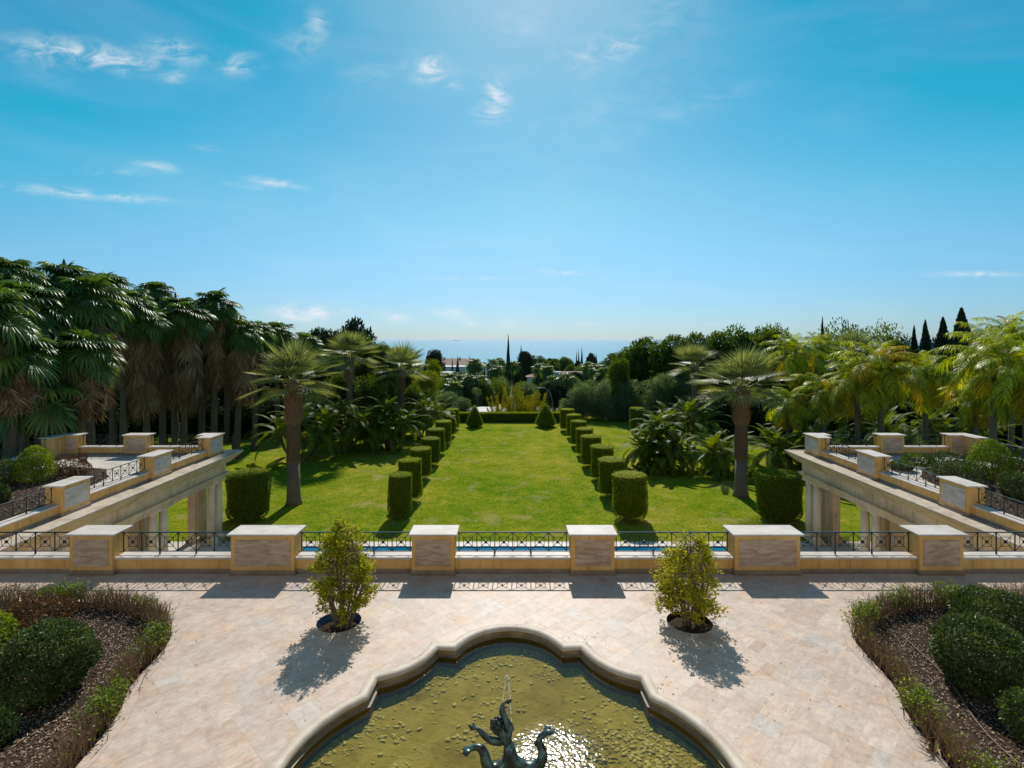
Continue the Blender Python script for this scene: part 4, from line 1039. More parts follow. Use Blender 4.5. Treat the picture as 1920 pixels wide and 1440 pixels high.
FR = {
 'grove': frond_set('frond', lambda e, s: fan_frond(e, 1.3, 1.25, 26, .55, s, 150, (0, .95), .6, 24), LEAF['fan']),
 'silver': frond_set('frond', lambda e, s: fan_frond(e, 1.3, 2.0, 26, .12, s, 84, (.0, 1.), .36, 4), LEAF['silverfan']),
 'valley': frond_set('frond', lambda e, s: fan_frond(e, .9, 1.2, 14, .6, s, 140, sections=(0, .5, .8, 1.)), LEAF['fan'], 1),
 'phoenix': frond_set('frond', lambda e, s: feather_frond(e, 2.6, 62, 36, .50, s, .35, .35, .6, 0, .05), LEAF['feather']),
 'queen': frond_set('frond', lambda e, s: feather_frond(e, 3.0, 85, 46, .78, s, .25, 1.0, .35, .35, .045, (.0, 1.), .25), LEAF['queen']),
 'cycad': frond_set('frond', lambda e, s: feather_frond(e, 2.2, 75, 40, .36, s, .3, .3, .5, 0, .05), LEAF['feather']),
}
FR['queengold'] = {e: [m.copy() for m in v] for e, v in FR['queen'].items()}
for v in FR['queengold'].values():
    for m in v: m.materials.clear(); m.materials.append(LEAF['queengold'])
GA = math.radians(137.508)
def add_fronds(t, kind, n, emax, emin, z, sc=1.0, seed=0, x=0., y=0., bend=.0, power=1.0):
    rng = random.Random(seed)
    for i in range(n):
        q = (i / max(1, n - 1)) ** power; e = emax + (emin - emax) * q + rng.uniform(-7, 7)
        best = min(ELEV, key=lambda v: abs(v - e)); k2 = 'queengold' if kind == 'queen' and (q > .72 and rng.random() < .4 or rng.random() < .07) else kind; me = rng.choice(FR[k2][best])
        o = link('frond', me, None, t, (x, y, z + rng.uniform(-.15, .1)))
        o.rotation_euler = (rng.uniform(-.12, .12), math.radians(best - e) , i * GA + rng.uniform(-.3, .3))
        s = sc * rng.uniform(.85, 1.12) * (.8 if i < n * .12 else 1); o.scale = (s, s, s)
def trunk_mesh(prof, lean=0., n=14, seed=0, ring=.0, rings=30):
    """prof: (height 0..1, radius); unit height"""
    rng = random.Random(seed); mb = MB(); N = rings
    pts, rad = [], []
    for i in range(N + 1):
        h = i / N
        for (h0, r0), (h1, r1) in zip(prof, prof[1:]):
            if h0 <= h <= h1: r = r0 + (r1 - r0) * (h - h0) / max(1e-6, h1 - h0); break
        pts.append((lean * h * h, .4 * lean * math.sin(h * 3), h)); rad.append(r * (1 + ring * (rng.random() - .5) + (ring * .8 if i % 2 else 0)))
    mb.tube(pts, rad, n); me = mb.mesh('trunk', True); return me
TR = {'grove': [trunk_mesh([(0, .36), (.06, .27), (.5, .2), (1, .17)], l, 12, k, .12, 60) for k, l in enumerate((0, .5, -.5, .25))],
      'queen': [trunk_mesh([(0, .22), (.05, .17), (.85, .14), (.93, .17), (1, .10)], l, 12, k, .05, 44) for k, l in enumerate((0, .2))],
      'valley': [trunk_mesh([(0, .25), (1, .18)], .1, 8, 3, .1, 12)]}
def skirt_mesh(seed, L=5.0, n=120, r0=.4, r1=.95):
    rng = random.Random(seed); parts = []
    for i in range(n):
        q = rng.random(); f = fan_frond(-82 + rng.uniform(-5, 6), .5, 1.15 + rng.uniform(-.2, .3), 9, .05, seed * 100 + i, 42, (0, 1.), .5, (0, .4, .8, 1.))
        a = rng.uniform(0, 6.28); r = (r0 + (r1 - r0) * math.sin(math.pi * min(1, .2 + q * .75))) * rng.uniform(.55, 1.1); z = -q * (L - 1.4)
        c, s = math.cos(a), math.sin(a); v = f[0].copy(); v = np.stack([v[:, 0] * c - v[:, 1] * s + r * c, v[:, 0] * s + v[:, 1] * c + r * s, v[:, 2] + z + .3], 1)
        parts.append((v, f[1], f[2]))
    return np_mesh('skirt', *merge(parts))
SK = [skirt_mesh(k) for k in range(3)]
for m_ in SK: m_.materials.append(LEAF['deadfan'])
def boots_mesh(z0, z1, r0, r1, n, size, seed, out=.6, up=1.0):
    """old leaf bases: short wedges spiralling round the trunk"""
    rng = random.Random(seed); mb = MB()
    for i in range(n):
        q = i / n; z = z0 + (z1 - z0) * q; a = i * GA; r = r0 + (r1 - r0) * q
        d = Vector((math.cos(a), math.sin(a), 0)); s = Vector((-d.y, d.x, 0)); L = size * rng.uniform(.7, 1.3); w = size * .42
        b = d * r * .9 + Vector((0, 0, z)); tip = d * (r + L * out) + Vector((0, 0, z + L * up)) + s * rng.uniform(-.03, .03); m = d * (r + L * out * .35) + Vector((0, 0, z + L * up * .4))
        mb.add([b - s * w, b + s * w, m - s * w * .6, m + s * w * .6, tip, b - Vector((0, 0, w)) + d * .03], [(0, 1, 3, 2), (2, 3, 4), (5, 3, 1), (5, 2, 0), (5, 4, 3), (5, 2, 4)])
    return mb.mesh('leaf_bases')
def fan_palm(px, py, D, label, group, skirt=None, sc=1.0, n=44, seed=0, emin=-38, name='fan_palm', emax=86, lean=0):
    """py: photo row of the crown centre"""
    x = ax(px, D); g = ground_z(x, D); H = az(py, D) - g
    t = thing(name, label, 'palm tree', (x, D, g - .02), random.Random(seed).uniform(0, 6.28), group)
    link('trunk', TR['grove'][lean], MAT['palm_trunk'], t, (0, 0, 0), 0, (1, 1, H + .1))
    ox = (0, .5, -.5, .25)[lean]
    if skirt: link('skirt', SK[seed % 3], None, t, (ox, 0, H - .1), seed, (sc * 1.2, sc * 1.2, skirt * 1.15 / 5.0))
    add_fronds(t, 'grove', n, emax, emin, H, sc, seed, x=ox)
    return t

# ---------------- broadleaf crowns, conifers, hedges (unit height, unit width)
def crown(seed, n=6500, leaf=.036, bottom=.12, lobes=15, top=1.0, shape='round', asp=.5):
    rng = random.Random(seed); ells = []
    for i in range(lobes):
        a = rng.uniform(0, 6.28); h = rng.random(); z = bottom + .16 + (top - bottom - .30) * h
        prof = math.sin(math.pi * (.2 + .7 * h)) if shape == 'round' else (1 - h * .85 if shape == 'cone' else 1.0 - .3 * h)
        r = .32 * prof * math.sqrt(rng.random()); s = rng.uniform(.13, .20)
        ells.append((r * math.cos(a), r * math.sin(a), z, s, s, s * rng.uniform(.7, 1.0)))
    ells.append((0, 0, (bottom + top) / 2, .27, .27, (top - bottom) * .36))
    return blob_leaves(ells, n, leaf, leaf * asp, seed, (.55, 1.1), .15, .22)
def cypress_crown(seed, n=9000, leaf=.03):
    rs = np.random.RandomState(seed); z = rs.uniform(0.02, 1, n); a = rs.uniform(0, 6.28, n)
    r = .5 * np.minimum(1, (1 - z) * 1.35 + .015) ** .9 * np.minimum(1, .35 + z * 4) * (1 + .12 * np.sin(a * 3 + z * 23 + seed)) * rs.uniform(.55, 1.02, n)
    P = np.stack([r * np.cos(a), r * np.sin(a), z], 1); A = np.stack([np.cos(a) * .35, np.sin(a) * .35, np.ones(n)], 1) + rs.normal(size=(n, 3)) * .3
    N = np.stack([np.cos(a), np.sin(a), np.zeros(n)], 1) + rs.normal(size=(n, 3)) * .4
    v, t = leaf_arrays(P, A, N, leaf * rs.uniform(.7, 1.4, n), leaf * .9)
    return v, t, np.repeat(rs.uniform(size=n), 4)
def bamboo_crown(seed, n=5200):
    rs = np.random.RandomState(seed); k = rs.randint(0, 34, n); ca = rs.uniform(0, 6.28, 34); cr = .34 * np.sqrt(rs.uniform(size=34)); h = rs.uniform(.6, 1., 34); q = rs.uniform(.15, 1, n)
    z = q * h[k]; rr = cr[k] * (1 + .7 * q ** 2) ; P = np.stack([rr * np.cos(ca[k]), rr * np.sin(ca[k]), z], 1) + rs.normal(size=(n, 3)) * np.array([.035, .035, .02]) * (1.3 - q[:, None])
    A = rs.normal(size=(n, 3)) * .5 + np.array([0, 0, .8]); v, t = leaf_arrays(P, A, rs.normal(size=(n, 3)), .06 * rs.uniform(.7, 1.3, n), .016)
    return v, t, np.repeat(np.clip(rs.uniform(size=n) * .6 + .4 * rs.uniform(size=34)[k], 0, 1), 4)
def limbs_mesh(seed, h=.55, n=7, r=.03):
    rng = random.Random(seed); mb = MB(); mb.tube([(0, 0, 0), (rng.uniform(-.02, .02), 0, h * .5), (0, rng.uniform(-.03, .03), h)], [r * 1.3, r, r * .6], 8)
    for i in range(n):
        a, z = i * GA, h * rng.uniform(.4, .95); e = Vector((math.cos(a) * .3, math.sin(a) * .3, z + rng.uniform(.12, .3)))
        mb.tube([(0, 0, z), (e.x * .5, e.y * .5, z + (e.z - z) * .35), tuple(e)], [r * .5, r * .35, r * .12], 5)
    return mb.mesh('trunk', True)
LIMB = [limbs_mesh(k) for k in range(3)]; LIMB_LOW = [limbs_mesh(9, .5, 9, .02)]
CR = {}
def crown_mesh(kind, k):
    if (kind, k) not in CR:
        s = sum(ord(c) for c in kind) + 31 * k
        spec = {'ficus': lambda: crown(s, 13000, .042, .04, 18), 'dark': lambda: crown(s, 11000, .042, .0, 17, shape='column'), 'lime': lambda: crown(s, 6000, .04, .05, 14),
                'oleander': lambda: crown(s, 10000, .05, -.14, 20, shape='column', asp=.3), 'pine': lambda: crown(s, 14000, .05, .18, 18, asp=.5), 'cypress': lambda: cypress_crown(s),
                'bamboo': lambda: bamboo_crown(s), 'loose': lambda: crown(s, 2600, .045, .25, 20)}[kind]
        me = np_mesh('crown', *spec()); me.materials.append(LEAF['lime' if kind == 'loose' and k % 2 else 'ficus' if kind == 'loose' else kind]); CR[(kind, k)] = me
    return CR[(kind, k)]
NV = {'ficus': 4, 'dark': 3, 'lime': 3, 'oleander': 3, 'pine': 3, 'cypress': 2, 'bamboo': 1, 'loose': 2}
NAMES = {'ficus': ('broadleaf_tree', 'tree'), 'dark': ('evergreen_tree', 'tree'), 'lime': ('broadleaf_tree', 'tree'), 'oleander': ('oleander_bush', 'bush'), 'pine': ('pine_tree', 'tree'), 'cypress': ('cypress_tree', 'tree'), 'bamboo': ('bamboo_clump', 'bamboo'), 'loose': ('broadleaf_tree', 'tree')}
_tc = [0]
def tree(kind, px, ptop, D, wpx, label, group=None, sink=0.0, crownk=None):
    _tc[0] += 1; rng = random.Random(_tc[0] * 7 + 1)
    x = ax(px, D); g = ground_z(x, D) - sink; H = az(ptop, D) - g; R = wpx * D / F
    nm, cat = NAMES[kind]
    t = thing(nm, label, cat, (x, D, g), rng.uniform(0, 6.28), group)
    k = rng.randrange(NV[kind]) if crownk is None else crownk
    w = max(R, .2 * H) / .82 if kind != 'cypress' else R
    link('trunk', LIMB[k % 3] if kind not in ('oleander', 'bamboo') else LIMB_LOW[0], MAT['bark'], t, (0, 0, 0), 0, (w, w, H))
    link('crown', crown_mesh(kind, k), None, t, (0, 0, 0), 0, (w, w, H * rng.uniform(.98, 1.02)))
    return t
# ------------------------------------------------------------------ garden: topiary, hedge, palms, trees
def topiary_cyl(r, h, stem, n, leaf, seed):
    rs = np.random.RandomState(seed); ns = int(n * .74); nt = n - ns
    a = rs.uniform(0, 6.28, ns); z = rs.uniform(stem, h, ns); bulge = 1 + .035 * np.sin(z * 2.1 + seed) + .03 * np.sin(a * 3 + z * 2.3 + seed) + .05 * (rs.uniform(size=ns) > .97)
    low = np.clip((z - stem) / .35, 0, 1); rr = r * bulge * (.80 + .2 * low ** .5) * rs.uniform(.955, 1.03, ns)
    P1 = np.stack([rr * np.cos(a), rr * np.sin(a), z], 1); N1 = np.stack([np.cos(a), np.sin(a), np.full(ns, .15)], 1)
    b = rs.uniform(0, 6.28, nt); q = np.sqrt(rs.uniform(size=nt)) * r * 1.0
    P2 = np.stack([q * np.cos(b), q * np.sin(b), h - .05 * (q / r) ** 4 + rs.normal(size=nt) * .018], 1); N2 = np.tile([0, 0, 1.], (nt, 1))
    P, N = np.concatenate([P1, P2]), np.concatenate([N1, N2]); A = N * .5 + rs.normal(size=(n, 3)) * .5 + np.array([0, 0, .35])
    A[ns:] = rs.normal(size=(nt, 3)) * [1, 1, .25] + np.array([0, 0, .12])
    v, t = leaf_arrays(P, A, N + rs.normal(size=(n, 3)) * np.where(np.arange(n) < ns, .55, .3)[:, None], leaf * rs.uniform(.7, 1.3, n), leaf * .55)
    tone = rs.uniform(0, .8, n); tone[ns:] = rs.uniform(.55, 1.0, nt)  # top leaves paler: yellow new shoots, with the sun's brightness put into tone
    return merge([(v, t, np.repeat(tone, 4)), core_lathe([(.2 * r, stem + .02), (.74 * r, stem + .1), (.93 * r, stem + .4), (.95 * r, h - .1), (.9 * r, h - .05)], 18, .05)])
def topiary_cone(r, h, n, leaf, seed):
    rs = np.random.RandomState(seed); z = 1 - np.sqrt(rs.uniform(size=n)); a = rs.uniform(0, 6.28, n)
    prof = np.where(z < .12, .72 + z / .12 * .28, 1 - ((z - .12) / .88) ** 1.12 * .93); rr = r * prof * rs.uniform(.95, 1.03, n)
    P = np.stack([rr * np.cos(a), rr * np.sin(a), .15 + z * (h - .15)], 1); N = np.stack([np.cos(a), np.sin(a), np.full(n, .4)], 1)
    v, t = leaf_arrays(P, N * .5 + rs.normal(size=(n, 3)) * .5, N + rs.normal(size=(n, 3)) * .5, leaf * rs.uniform(.7, 1.3, n), leaf * .55)
    return merge([(v, t, np.repeat(rs.uniform(size=n), 4)), core_lathe([(.6 * r, .2), (.92 * r, .5), (.5 * r, .15 + .52 * h), (.06 * r, h - .2)], 16, .05)])
TOP = [None] * 3
for k in range(3):
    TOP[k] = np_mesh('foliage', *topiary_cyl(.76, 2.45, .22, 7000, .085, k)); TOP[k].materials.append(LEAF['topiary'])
STEM = MB().tube([(0, 0, 0), (.02, 0, .3), (0, .01, .6)], [.09, .07, .06], 8).mesh('stem', True)
ORD = ['nearest the pool', 'second from the pool', 'third from the pool', 'fourth from the pool', 'fifth from the pool', 'sixth from the pool', 'seventh from the pool', 'farthest from the pool']
def topiary_row(pts, side):
    for i, (px, pb, ptop, wpx) in enumerate(pts):
        D = gd(pb) + .75; x = ax(px, D); R = wpx * .5 * (D - .4) / F; H = az(ptop, D) - LOW
        t = thing('clipped_topiary', f'clipped green cylinder topiary {ORD[i]} in the {side} row', 'topiary', (x, D, LOW), i * 1.3, 'cylinder topiaries lining the lawn')
        rg = random.Random(i * 5 + len(side)); t.rotation_euler = (rg.uniform(-.025, .025), rg.uniform(-.025, .025), rg.uniform(0, 6.28))
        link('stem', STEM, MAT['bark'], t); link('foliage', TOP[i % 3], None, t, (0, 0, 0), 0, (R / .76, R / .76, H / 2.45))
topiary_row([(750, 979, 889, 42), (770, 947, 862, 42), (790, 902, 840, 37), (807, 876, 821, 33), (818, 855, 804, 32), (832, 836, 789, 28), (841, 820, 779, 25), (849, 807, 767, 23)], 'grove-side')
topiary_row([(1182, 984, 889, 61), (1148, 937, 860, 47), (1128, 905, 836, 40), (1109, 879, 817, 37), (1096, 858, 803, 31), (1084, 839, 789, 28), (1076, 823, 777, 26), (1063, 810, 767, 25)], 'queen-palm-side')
for px, pb, ptop, wpx, lb in ((466, 984, 886, 73, 'squat dark clipped cylinder beside the grove-side loggia columns'), (1461, 984, 886, 78, 'squat dark clipped cylinder beside the queen-palm-side loggia columns')):
    D = gd(pb) + 1.0; x = ax(px, D); R = wpx * .5 * (D - .5) / F; H = az(ptop, D) - LOW
    t = thing('clipped_topiary', lb, 'topiary', (x, D, LOW)); link('stem', STEM, MAT['bark'], t)
    me = np_mesh('foliage', *topiary_cyl(R, H, .15, 11000, .085, 9)); me.materials.append(LEAF['topiary']); link('foliage', me, None, t)
tag(thing('clipped_topiary', 'clipped cylinder half hidden behind the feathery palm clump', 'topiary', (ax(1194, 62), 62, LOW)), None)
o = [o for o in bpy.data.objects if o.get('label', '').startswith('clipped cylinder half')][0]; link('stem', STEM, MAT['bark'], o); link('foliage', TOP[1], None, o, (0, 0, 0), 0, (1, 1, 1.1))
CONE = np_mesh('foliage', *topiary_cone(1.2, 2.95, 9000, .085, 4)); CONE.materials.append(LEAF['topiary'])
for px, pb, wpx, ptop, lb in ((890, 804, 32, 758, 'clipped cone topiary before the flat white roof'), (1023, 803, 39, 755, 'clipped cone topiary beside the curved lamp post')):
    D = gd(pb) + 1.1; t = thing('clipped_cone', lb, 'topiary', (ax(px, D), D, LOW)); s = wpx * .5 * D / F / 1.2
    link('stem', STEM, MAT['bark'], t); link('foliage', CONE, None, t, (0, 0, 0), 0, (s, s, (az(ptop, D) - LOW) / 2.95))
def box_hedge(x0, x1, y, w, h, n, leaf, seed):
    rs = np.random.RandomState(seed); f = rs.uniform(size=n); x = rs.uniform(x0, x1, n); side = f < .55
    z = np.where(side, rs.uniform(.02, h, n), h + rs.normal(size=n) * .015); yy = np.where(side, np.where(rs.uniform(size=n) < .8, -w / 2, w / 2) * rs.uniform(.95, 1.04, n), rs.uniform(-w / 2, w / 2, n))
    N = np.where(side[:, None], np.stack([np.zeros(n), np.sign(yy), np.full(n, .1)], 1), np.array([0, 0, 1.])); P = np.stack([x, yy, z], 1)
    v, t = leaf_arrays(P, N * .5 + rs.normal(size=(n, 3)) * .5 + np.array([0, 0, .3]), N + rs.normal(size=(n, 3)) * .5, leaf * rs.uniform(.7, 1.3, n), leaf * .55)
    tone = np.where(side, rs.uniform(0, .8, n), rs.uniform(.55, 1, n))  # sunlit top painted in: brighter leaf tone than the sides, besides fresh shoots
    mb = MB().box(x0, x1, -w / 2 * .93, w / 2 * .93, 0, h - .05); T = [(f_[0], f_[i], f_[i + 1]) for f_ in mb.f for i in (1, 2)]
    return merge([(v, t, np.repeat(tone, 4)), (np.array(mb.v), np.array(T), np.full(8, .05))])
D = 69.5; t = thing('clipped_hedge', 'long low clipped hedge closing the lawn behind the two cones', 'hedge', (0, D, LOW))
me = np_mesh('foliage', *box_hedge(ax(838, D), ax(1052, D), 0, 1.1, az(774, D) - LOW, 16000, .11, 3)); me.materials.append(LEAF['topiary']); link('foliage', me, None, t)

# ---------------- the two silvery fan palms on the lawn and their kin
BOOT_TOP = boots_mesh(4.5, 6.6, .40, .46, 210, .34, 1, .6, .7); BOOT_MID = boots_mesh(2.3, 4.6, .39, .38, 260, .2, 2, .4, .9)
TRUNK_A = MB().tube([(0, 0, 0), (0, 0, .25), (.02, 0, .9), (.03, 0, 2.3)], [.53, .45, .40, .38], 20).mesh('trunk', True)
TRUNK_A2 = MB().tube([(.03, 0, 2.28), (.03, 0, 4.6), (.03, 0, 6.6), (.03, 0, 6.9)], [.39, .37, .40, .28], 18).mesh('trunk', True)
for px, pb, py, lb, sd in ((551, 945, 712, 'silvery fan palm with thick shaggy trunk on the lawn beside the grove', 3), (1389, 930, 722, 'silvery fan palm with thick shaggy trunk beside the dark feather palms', 5)):
    D = gd(pb); x = ax(px, D); H = az(py, D) - LOW - .35
    t = thing('fan_palm', lb, 'palm tree', (x, D, LOW), sd, 'silvery fan palms'); k = H / 6.6
    link('trunk', TRUNK_A, MAT['grey_trunk'], t, (0, 0, 0), 0, (1, 1, k)); link('trunk', TRUNK_A2, MAT['boots'], t, (0, 0, 0), 0, (1, 1, k))
    link('leaf_bases', BOOT_MID, MAT['palm_trunk'], t, (0.03, 0, 0), 0, (1, 1, k)); link('leaf_bases', BOOT_TOP, MAT['boots'], t, (0.03, 0, 0), 0, (1, 1, k))
    add_fronds(t, 'silver', 44, 92, -22, H + .05, 1.0, sd, power=1.25)
for px, py, D, sc, lb in ((752, 694, 58, 1.0, 'silvery fan palm among shrubs beyond the feathery clump'), (1302, 690, 58, .98, 'silvery fan palm with dark trunk beside the big ficus trees'), (655, 672, 52, 1.0, 'silvery fan palm half hidden behind the shaggy trunk palm'), (1600, 668, 62, 1.05, 'silvery fan palm behind the yellow queen palms')):
    x = ax(px, D); g = ground_z(x, D); H = az(py, D) - g
    t = thing('fan_palm', lb, 'palm tree', (x, D, g), px, 'silvery fan palms')
    link('trunk', TR['grove'][0], MAT['palm_trunk'], t, (0, 0, 0), 0, (1.4, 1.4, H)); link('leaf_bases', BOOT_TOP, MAT['boots'], t, (0, 0, H - 6.5), 0, (.8, .8, 1))
    add_fronds(t, 'silver', 32, 92, -20, H, sc, px, power=1.25)

# ---------------- tall grove of fan palms with dead skirts
grove = [(45, 575, 30, 3.5, 1.12, 'nearest tall palm at the edge of the view', 0), (15, 515, 37, 4, 1.1, 'palm topping the view edge', 0), (110, 525, 41, 4, 1.1, 'palm behind the nearest two', 1), (170, 560, 33.5, 4.5, 1.12, 'palm over the young one with tan skirt', 0),
         (232, 566, 39, 5.2, 1.0, 'palm with the first pale hanging skirt', 0), (275, 598, 40, 6.3, .95, 'palm with the longest hanging skirt', 3), (345, 592, 43, 6.6, 1.0, 'palm with broad grey skirt on twin stems', 0), (330, 575, 50, 4, 1.0, 'palm behind the broad grey skirt', 1),
         (402, 566, 47, 6.2, .95, 'palm with the tallest slim top', 0), (443, 618, 48, 5.6, .95, 'palm with leaning trunk at the grove end', 2), (478, 618, 52, 4.5, .95, 'palm with slim dark trunk by the silvery palm', 0), (520, 622, 58, 3.5, 1.0, 'palm farther back at the grove end', 0),
         (572, 640, 64, 2.5, 1.0, 'last low palm before the pines', 0), (305, 606, 45, 6.0, .9, 'palm squeezed between the longest and broad skirts', 0), (378, 604, 49, 5.5, .9, 'palm squeezed behind the tallest slim top', 1), (212, 596, 42, 5.0, .95, 'palm half hidden by the first pale skirt', 0), (425, 600, 55, 5.0, .95, 'palm behind the leaning trunk', 0), (205, 535, 52, 4, 1.1, 'palm deep in the grove', 0), (290, 545, 58, 3, 1.0, 'rearmost palm of the grove', 0)]
for i, (px, py, D, sk, sc, lb, ln) in enumerate(grove):
    fan_palm(px, py + 6, D, f'tall green fan palm with dead skirt, {lb}', 'tall fan palms of the grove', sk, sc * .95, 40, i, lean=ln)
for i, (px, py, D, sk, lb) in enumerate(((152, 668, 30.5, 3.2, 'young low fan palm with tan skirt at the grove front'), (25, 672, 27.5, 2.5, 'young low fan palm cut by the view edge'), (75, 735, 29, 1.8, 'young low fan palm drooping over the terrace corner'), (-25, 600, 26.5, 3, 'fan palm whose fronds reach in from outside the view'))):
    fan_palm(px, py, D, lb, 'young fan palms at the grove front', sk, 1.0, 38, 40 + i, -34)

# ---------------- feather palms: clumps and queen palms
def clump(px, pb, D, crowns, label, kind='phoenix', sc=1.0, n=26, group='feathery palm clumps'):
    x = ax(px, D); g = ground_z(x, D); t = thing('feather_palm', label, 'palm tree', (x, D, g), 0, group)
    for i, (dx, dy, h) in enumerate(crowns):
        MB().tube([(dx * .3, dy * .3, 0), (dx * .8, dy * .8, h * .5), (dx, dy, h)], [.14, .11, .12], 8).build('trunk', MAT['palm_trunk'], t, True)
        add_fronds(t, kind, n, 84, -30, h, sc, px + i * 3, dx, dy)
    return t
clump(728, 845, 52, [(0, 0, 3.4), (-1.5, -.6, 2.3), (1.5, -.2, 2.5), (.3, -1.2, 1.7), (-.7, .9, 3.0)], 'feathery palm clump standing alone on the lawn beside the topiary row')
clump(1236, 880, 44, [(0, 0, 2.5), (-1.3, .2, 1.7), (1.4, -.2, 1.7), (.2, -.8, 1.1), (.2, 1.2, 3.2), (-.9, -.4, 1.0)], 'dense glossy palm clump spilling over the lawn opposite the fourth topiary', 'cycad', 1.15, 30)
clump(1338, 885, 42.5, [(0, 0, 1.6), (1.2, .6, 1.2)], 'sprawling low feather palm at the foot of the shaggy palm', 'phoenix', 1.1, 34)
clump(1448, 890, 44, [(0, 0, 1.6), (1.4, .4, 1.3)], 'sprawling low feather palm behind the squat cylinder', 'phoenix', 1.1, 30)
clump(1290, 800, 52, [(0, 0, 3.2), (1.5, 0, 2.6), (-1.5, .4, 2.6)], 'feather palm clump rising behind the glossy one', 'phoenix', 1.1, 26)
clump(560, 850, 47, [(0, 0, 3.4), (1.8, .3, 2.6), (-1.6, 0, 2.4)], 'dim feather palm clump in the shade behind the shaggy palm', 'phoenix', 1.1, 22)
clump(640, 850, 50, [(0, 0, 3.6), (1.7, .2, 2.6), (-1.5, .3, 2.8)], 'dim feather palm clump under the dark evergreens', 'phoenix', 1.1, 22)
clump(800, 820, 58, [(0, 0, 2.9), (1.2, .4, 2.3), (-1.4, .2, 2.4)], 'yellow-green feather palm clump behind the end of the topiary row', 'phoenix', 1.05, 24)
THICKET = ['behind the railing next to the corner pier', 'low in front of the two close queen palms', 'between the middle and outer sea-side piers', 'behind the railing beside the outer corner pier', 'behind the pointed dome shrub', 'between the shaggy palm and the corner pier', 'under the tallest close queen palm', 'under the arching yellow fronds', 'beside the short queen palm', 'deep behind the low queen palm']
for i, (px, D, h) in enumerate(((1560, 40, 2.0), (1625, 36, 1.6), (1700, 38, 2.4), (1770, 35, 2.2), (1890, 34, 2.2), (1510, 46, 2.4), (1660, 45, 3.0), (1740, 44, 3.4), (1820, 42, 3.6), (1590, 50, 3.4))):
    clump(px, 0, D, [(0, 0, h), (1.3, .5, h * .7)], 'dark feathery palm in the thicket, ' + THICKET[i], 'phoenix', 1.15, 22, 'feathery palms of the thicket')
def queen(px, py, D, label, n=26, sc=1.0, seed=1, emin=-48):
    x = ax(px, D); g = ground_z(x, D); H = az(py, D) - g
    t = thing('queen_palm', label, 'palm tree', (x, D, g), seed, 'yellow-green queen palms')
    link('trunk', TR['queen'][seed % 2], MAT['grey_trunk'], t, (0, 0, 0), 0, (1.25, 1.25, H + .4)); add_fronds(t, 'queen', n, 84, emin, H, sc, seed)
for i, (px, py, D, sc, lb) in enumerate(((1492, 662, 50, 1.1, 'yellow queen palm rising over the shaggy palm'), (1545, 735, 44, .9, 'low queen palm behind the corner pier'), (1608, 712, 41, 1.0, 'queen palm behind the middle sea-side pier'), (1648, 682, 40.5, 1.12, 'tallest of the two close queen palms behind the middle pier'),
        (1862, 668, 33.5, 1.15, 'queen palm with thick ringed trunk behind the outer corner pier'), (1832, 745, 36, .8, 'short queen palm beside the thick ringed trunk'), (1925, 690, 31, 1.15, 'dark green queen palm cut by the view edge'), (1480, 755, 46, .85, 'small queen palm beside the squat cylinder'), (1735, 700, 42, 1.05, 'queen palm with arching yellow fronds over the sea-side railing'), (1895, 630, 44, 1.1, 'windblown queen palm high beside the cypresses'), (1530, 650, 60, 1.0, 'rear queen palm under the loose tree'))):
    queen(px, py, D, lb, 28, sc * 1.05, i + 2)

# ---------------- trees and bushes behind the lawn
for px, top, D, w, lb in ((632, 616, 96, 90, 'dark pine left of a pair above the broadleaf trees'), (668, 602, 92, 80, 'rounded dark pine, taller of the pair above the sea edge'), (600, 618, 100, 80, 'dark pine close behind the last grove palm')): tree('pine', px, top, D, w, lb, 'dark pines beyond the lawn')
for k, px, top, D, w, lb in (('ficus', 690, 632, 80, 90, 'dark broadleaf tree under the pines'), ('ficus', 722, 650, 76, 70, 'broadleaf tree with yellow-tipped leaves beside the sea'), ('lime', 655, 648, 84, 60, 'yellowish broadleaf tree before the pines'), ('ficus', 765, 668, 82, 70, 'broadleaf tree sloping down towards the sea'), ('lime', 800, 690, 70, 55, 'lime green tree behind the yellow-green palm clump'), ('lime', 815, 668, 84, 36, 'small lime tree at the sea edge'),
                          ('ficus', 610, 660, 75, 90, 'dark broadleaf tree behind the silvery palm'), ('ficus', 640, 700, 56, 80, 'leafy tree behind the shaggy trunk palm'), ('ficus', 695, 705, 55, 70, 'leafy tree under the half hidden silvery palm'), ('ficus', 775, 722, 60, 60, 'leafy tree under the silvery palm by the sea'), ('dark', 730, 715, 60, 70, 'dark tree between the two rear silvery palms'), ('dark', 690, 730, 64, 90, 'dark evergreen behind the lone palm clump'), ('dark', 600, 740, 58, 100, 'dark evergreen behind the grove end'), ('dark', 760, 745, 66, 70, 'dark evergreen behind the lone clump towards the sea')):
    tree(k, px, top, D, w, lb, 'broadleaf trees beyond the lawn')
for i, (px, top, D, w) in enumerate(((60, 690, 60, 150), (150, 680, 62, 150), (240, 690, 64, 140), (320, 690, 64, 140), (400, 690, 66, 140), (470, 700, 66, 120), (540, 710, 66, 120), (-20, 660, 50, 160), (110, 720, 44, 110), (30, 760, 40, 100), (190, 650, 66, 150), (280, 650, 68, 150), (370, 650, 70, 150), (450, 655, 70, 130), (530, 665, 68, 120), (230, 740, 50, 90), (310, 735, 54, 90), (380, 735, 56, 90), (455, 745, 58, 80), (520, 750, 60, 80), (170, 745, 46, 90))): tree('dark', px, top, D, w, 'dark evergreen filling the shade behind the fan palm trunks', 'evergreens behind the grove')
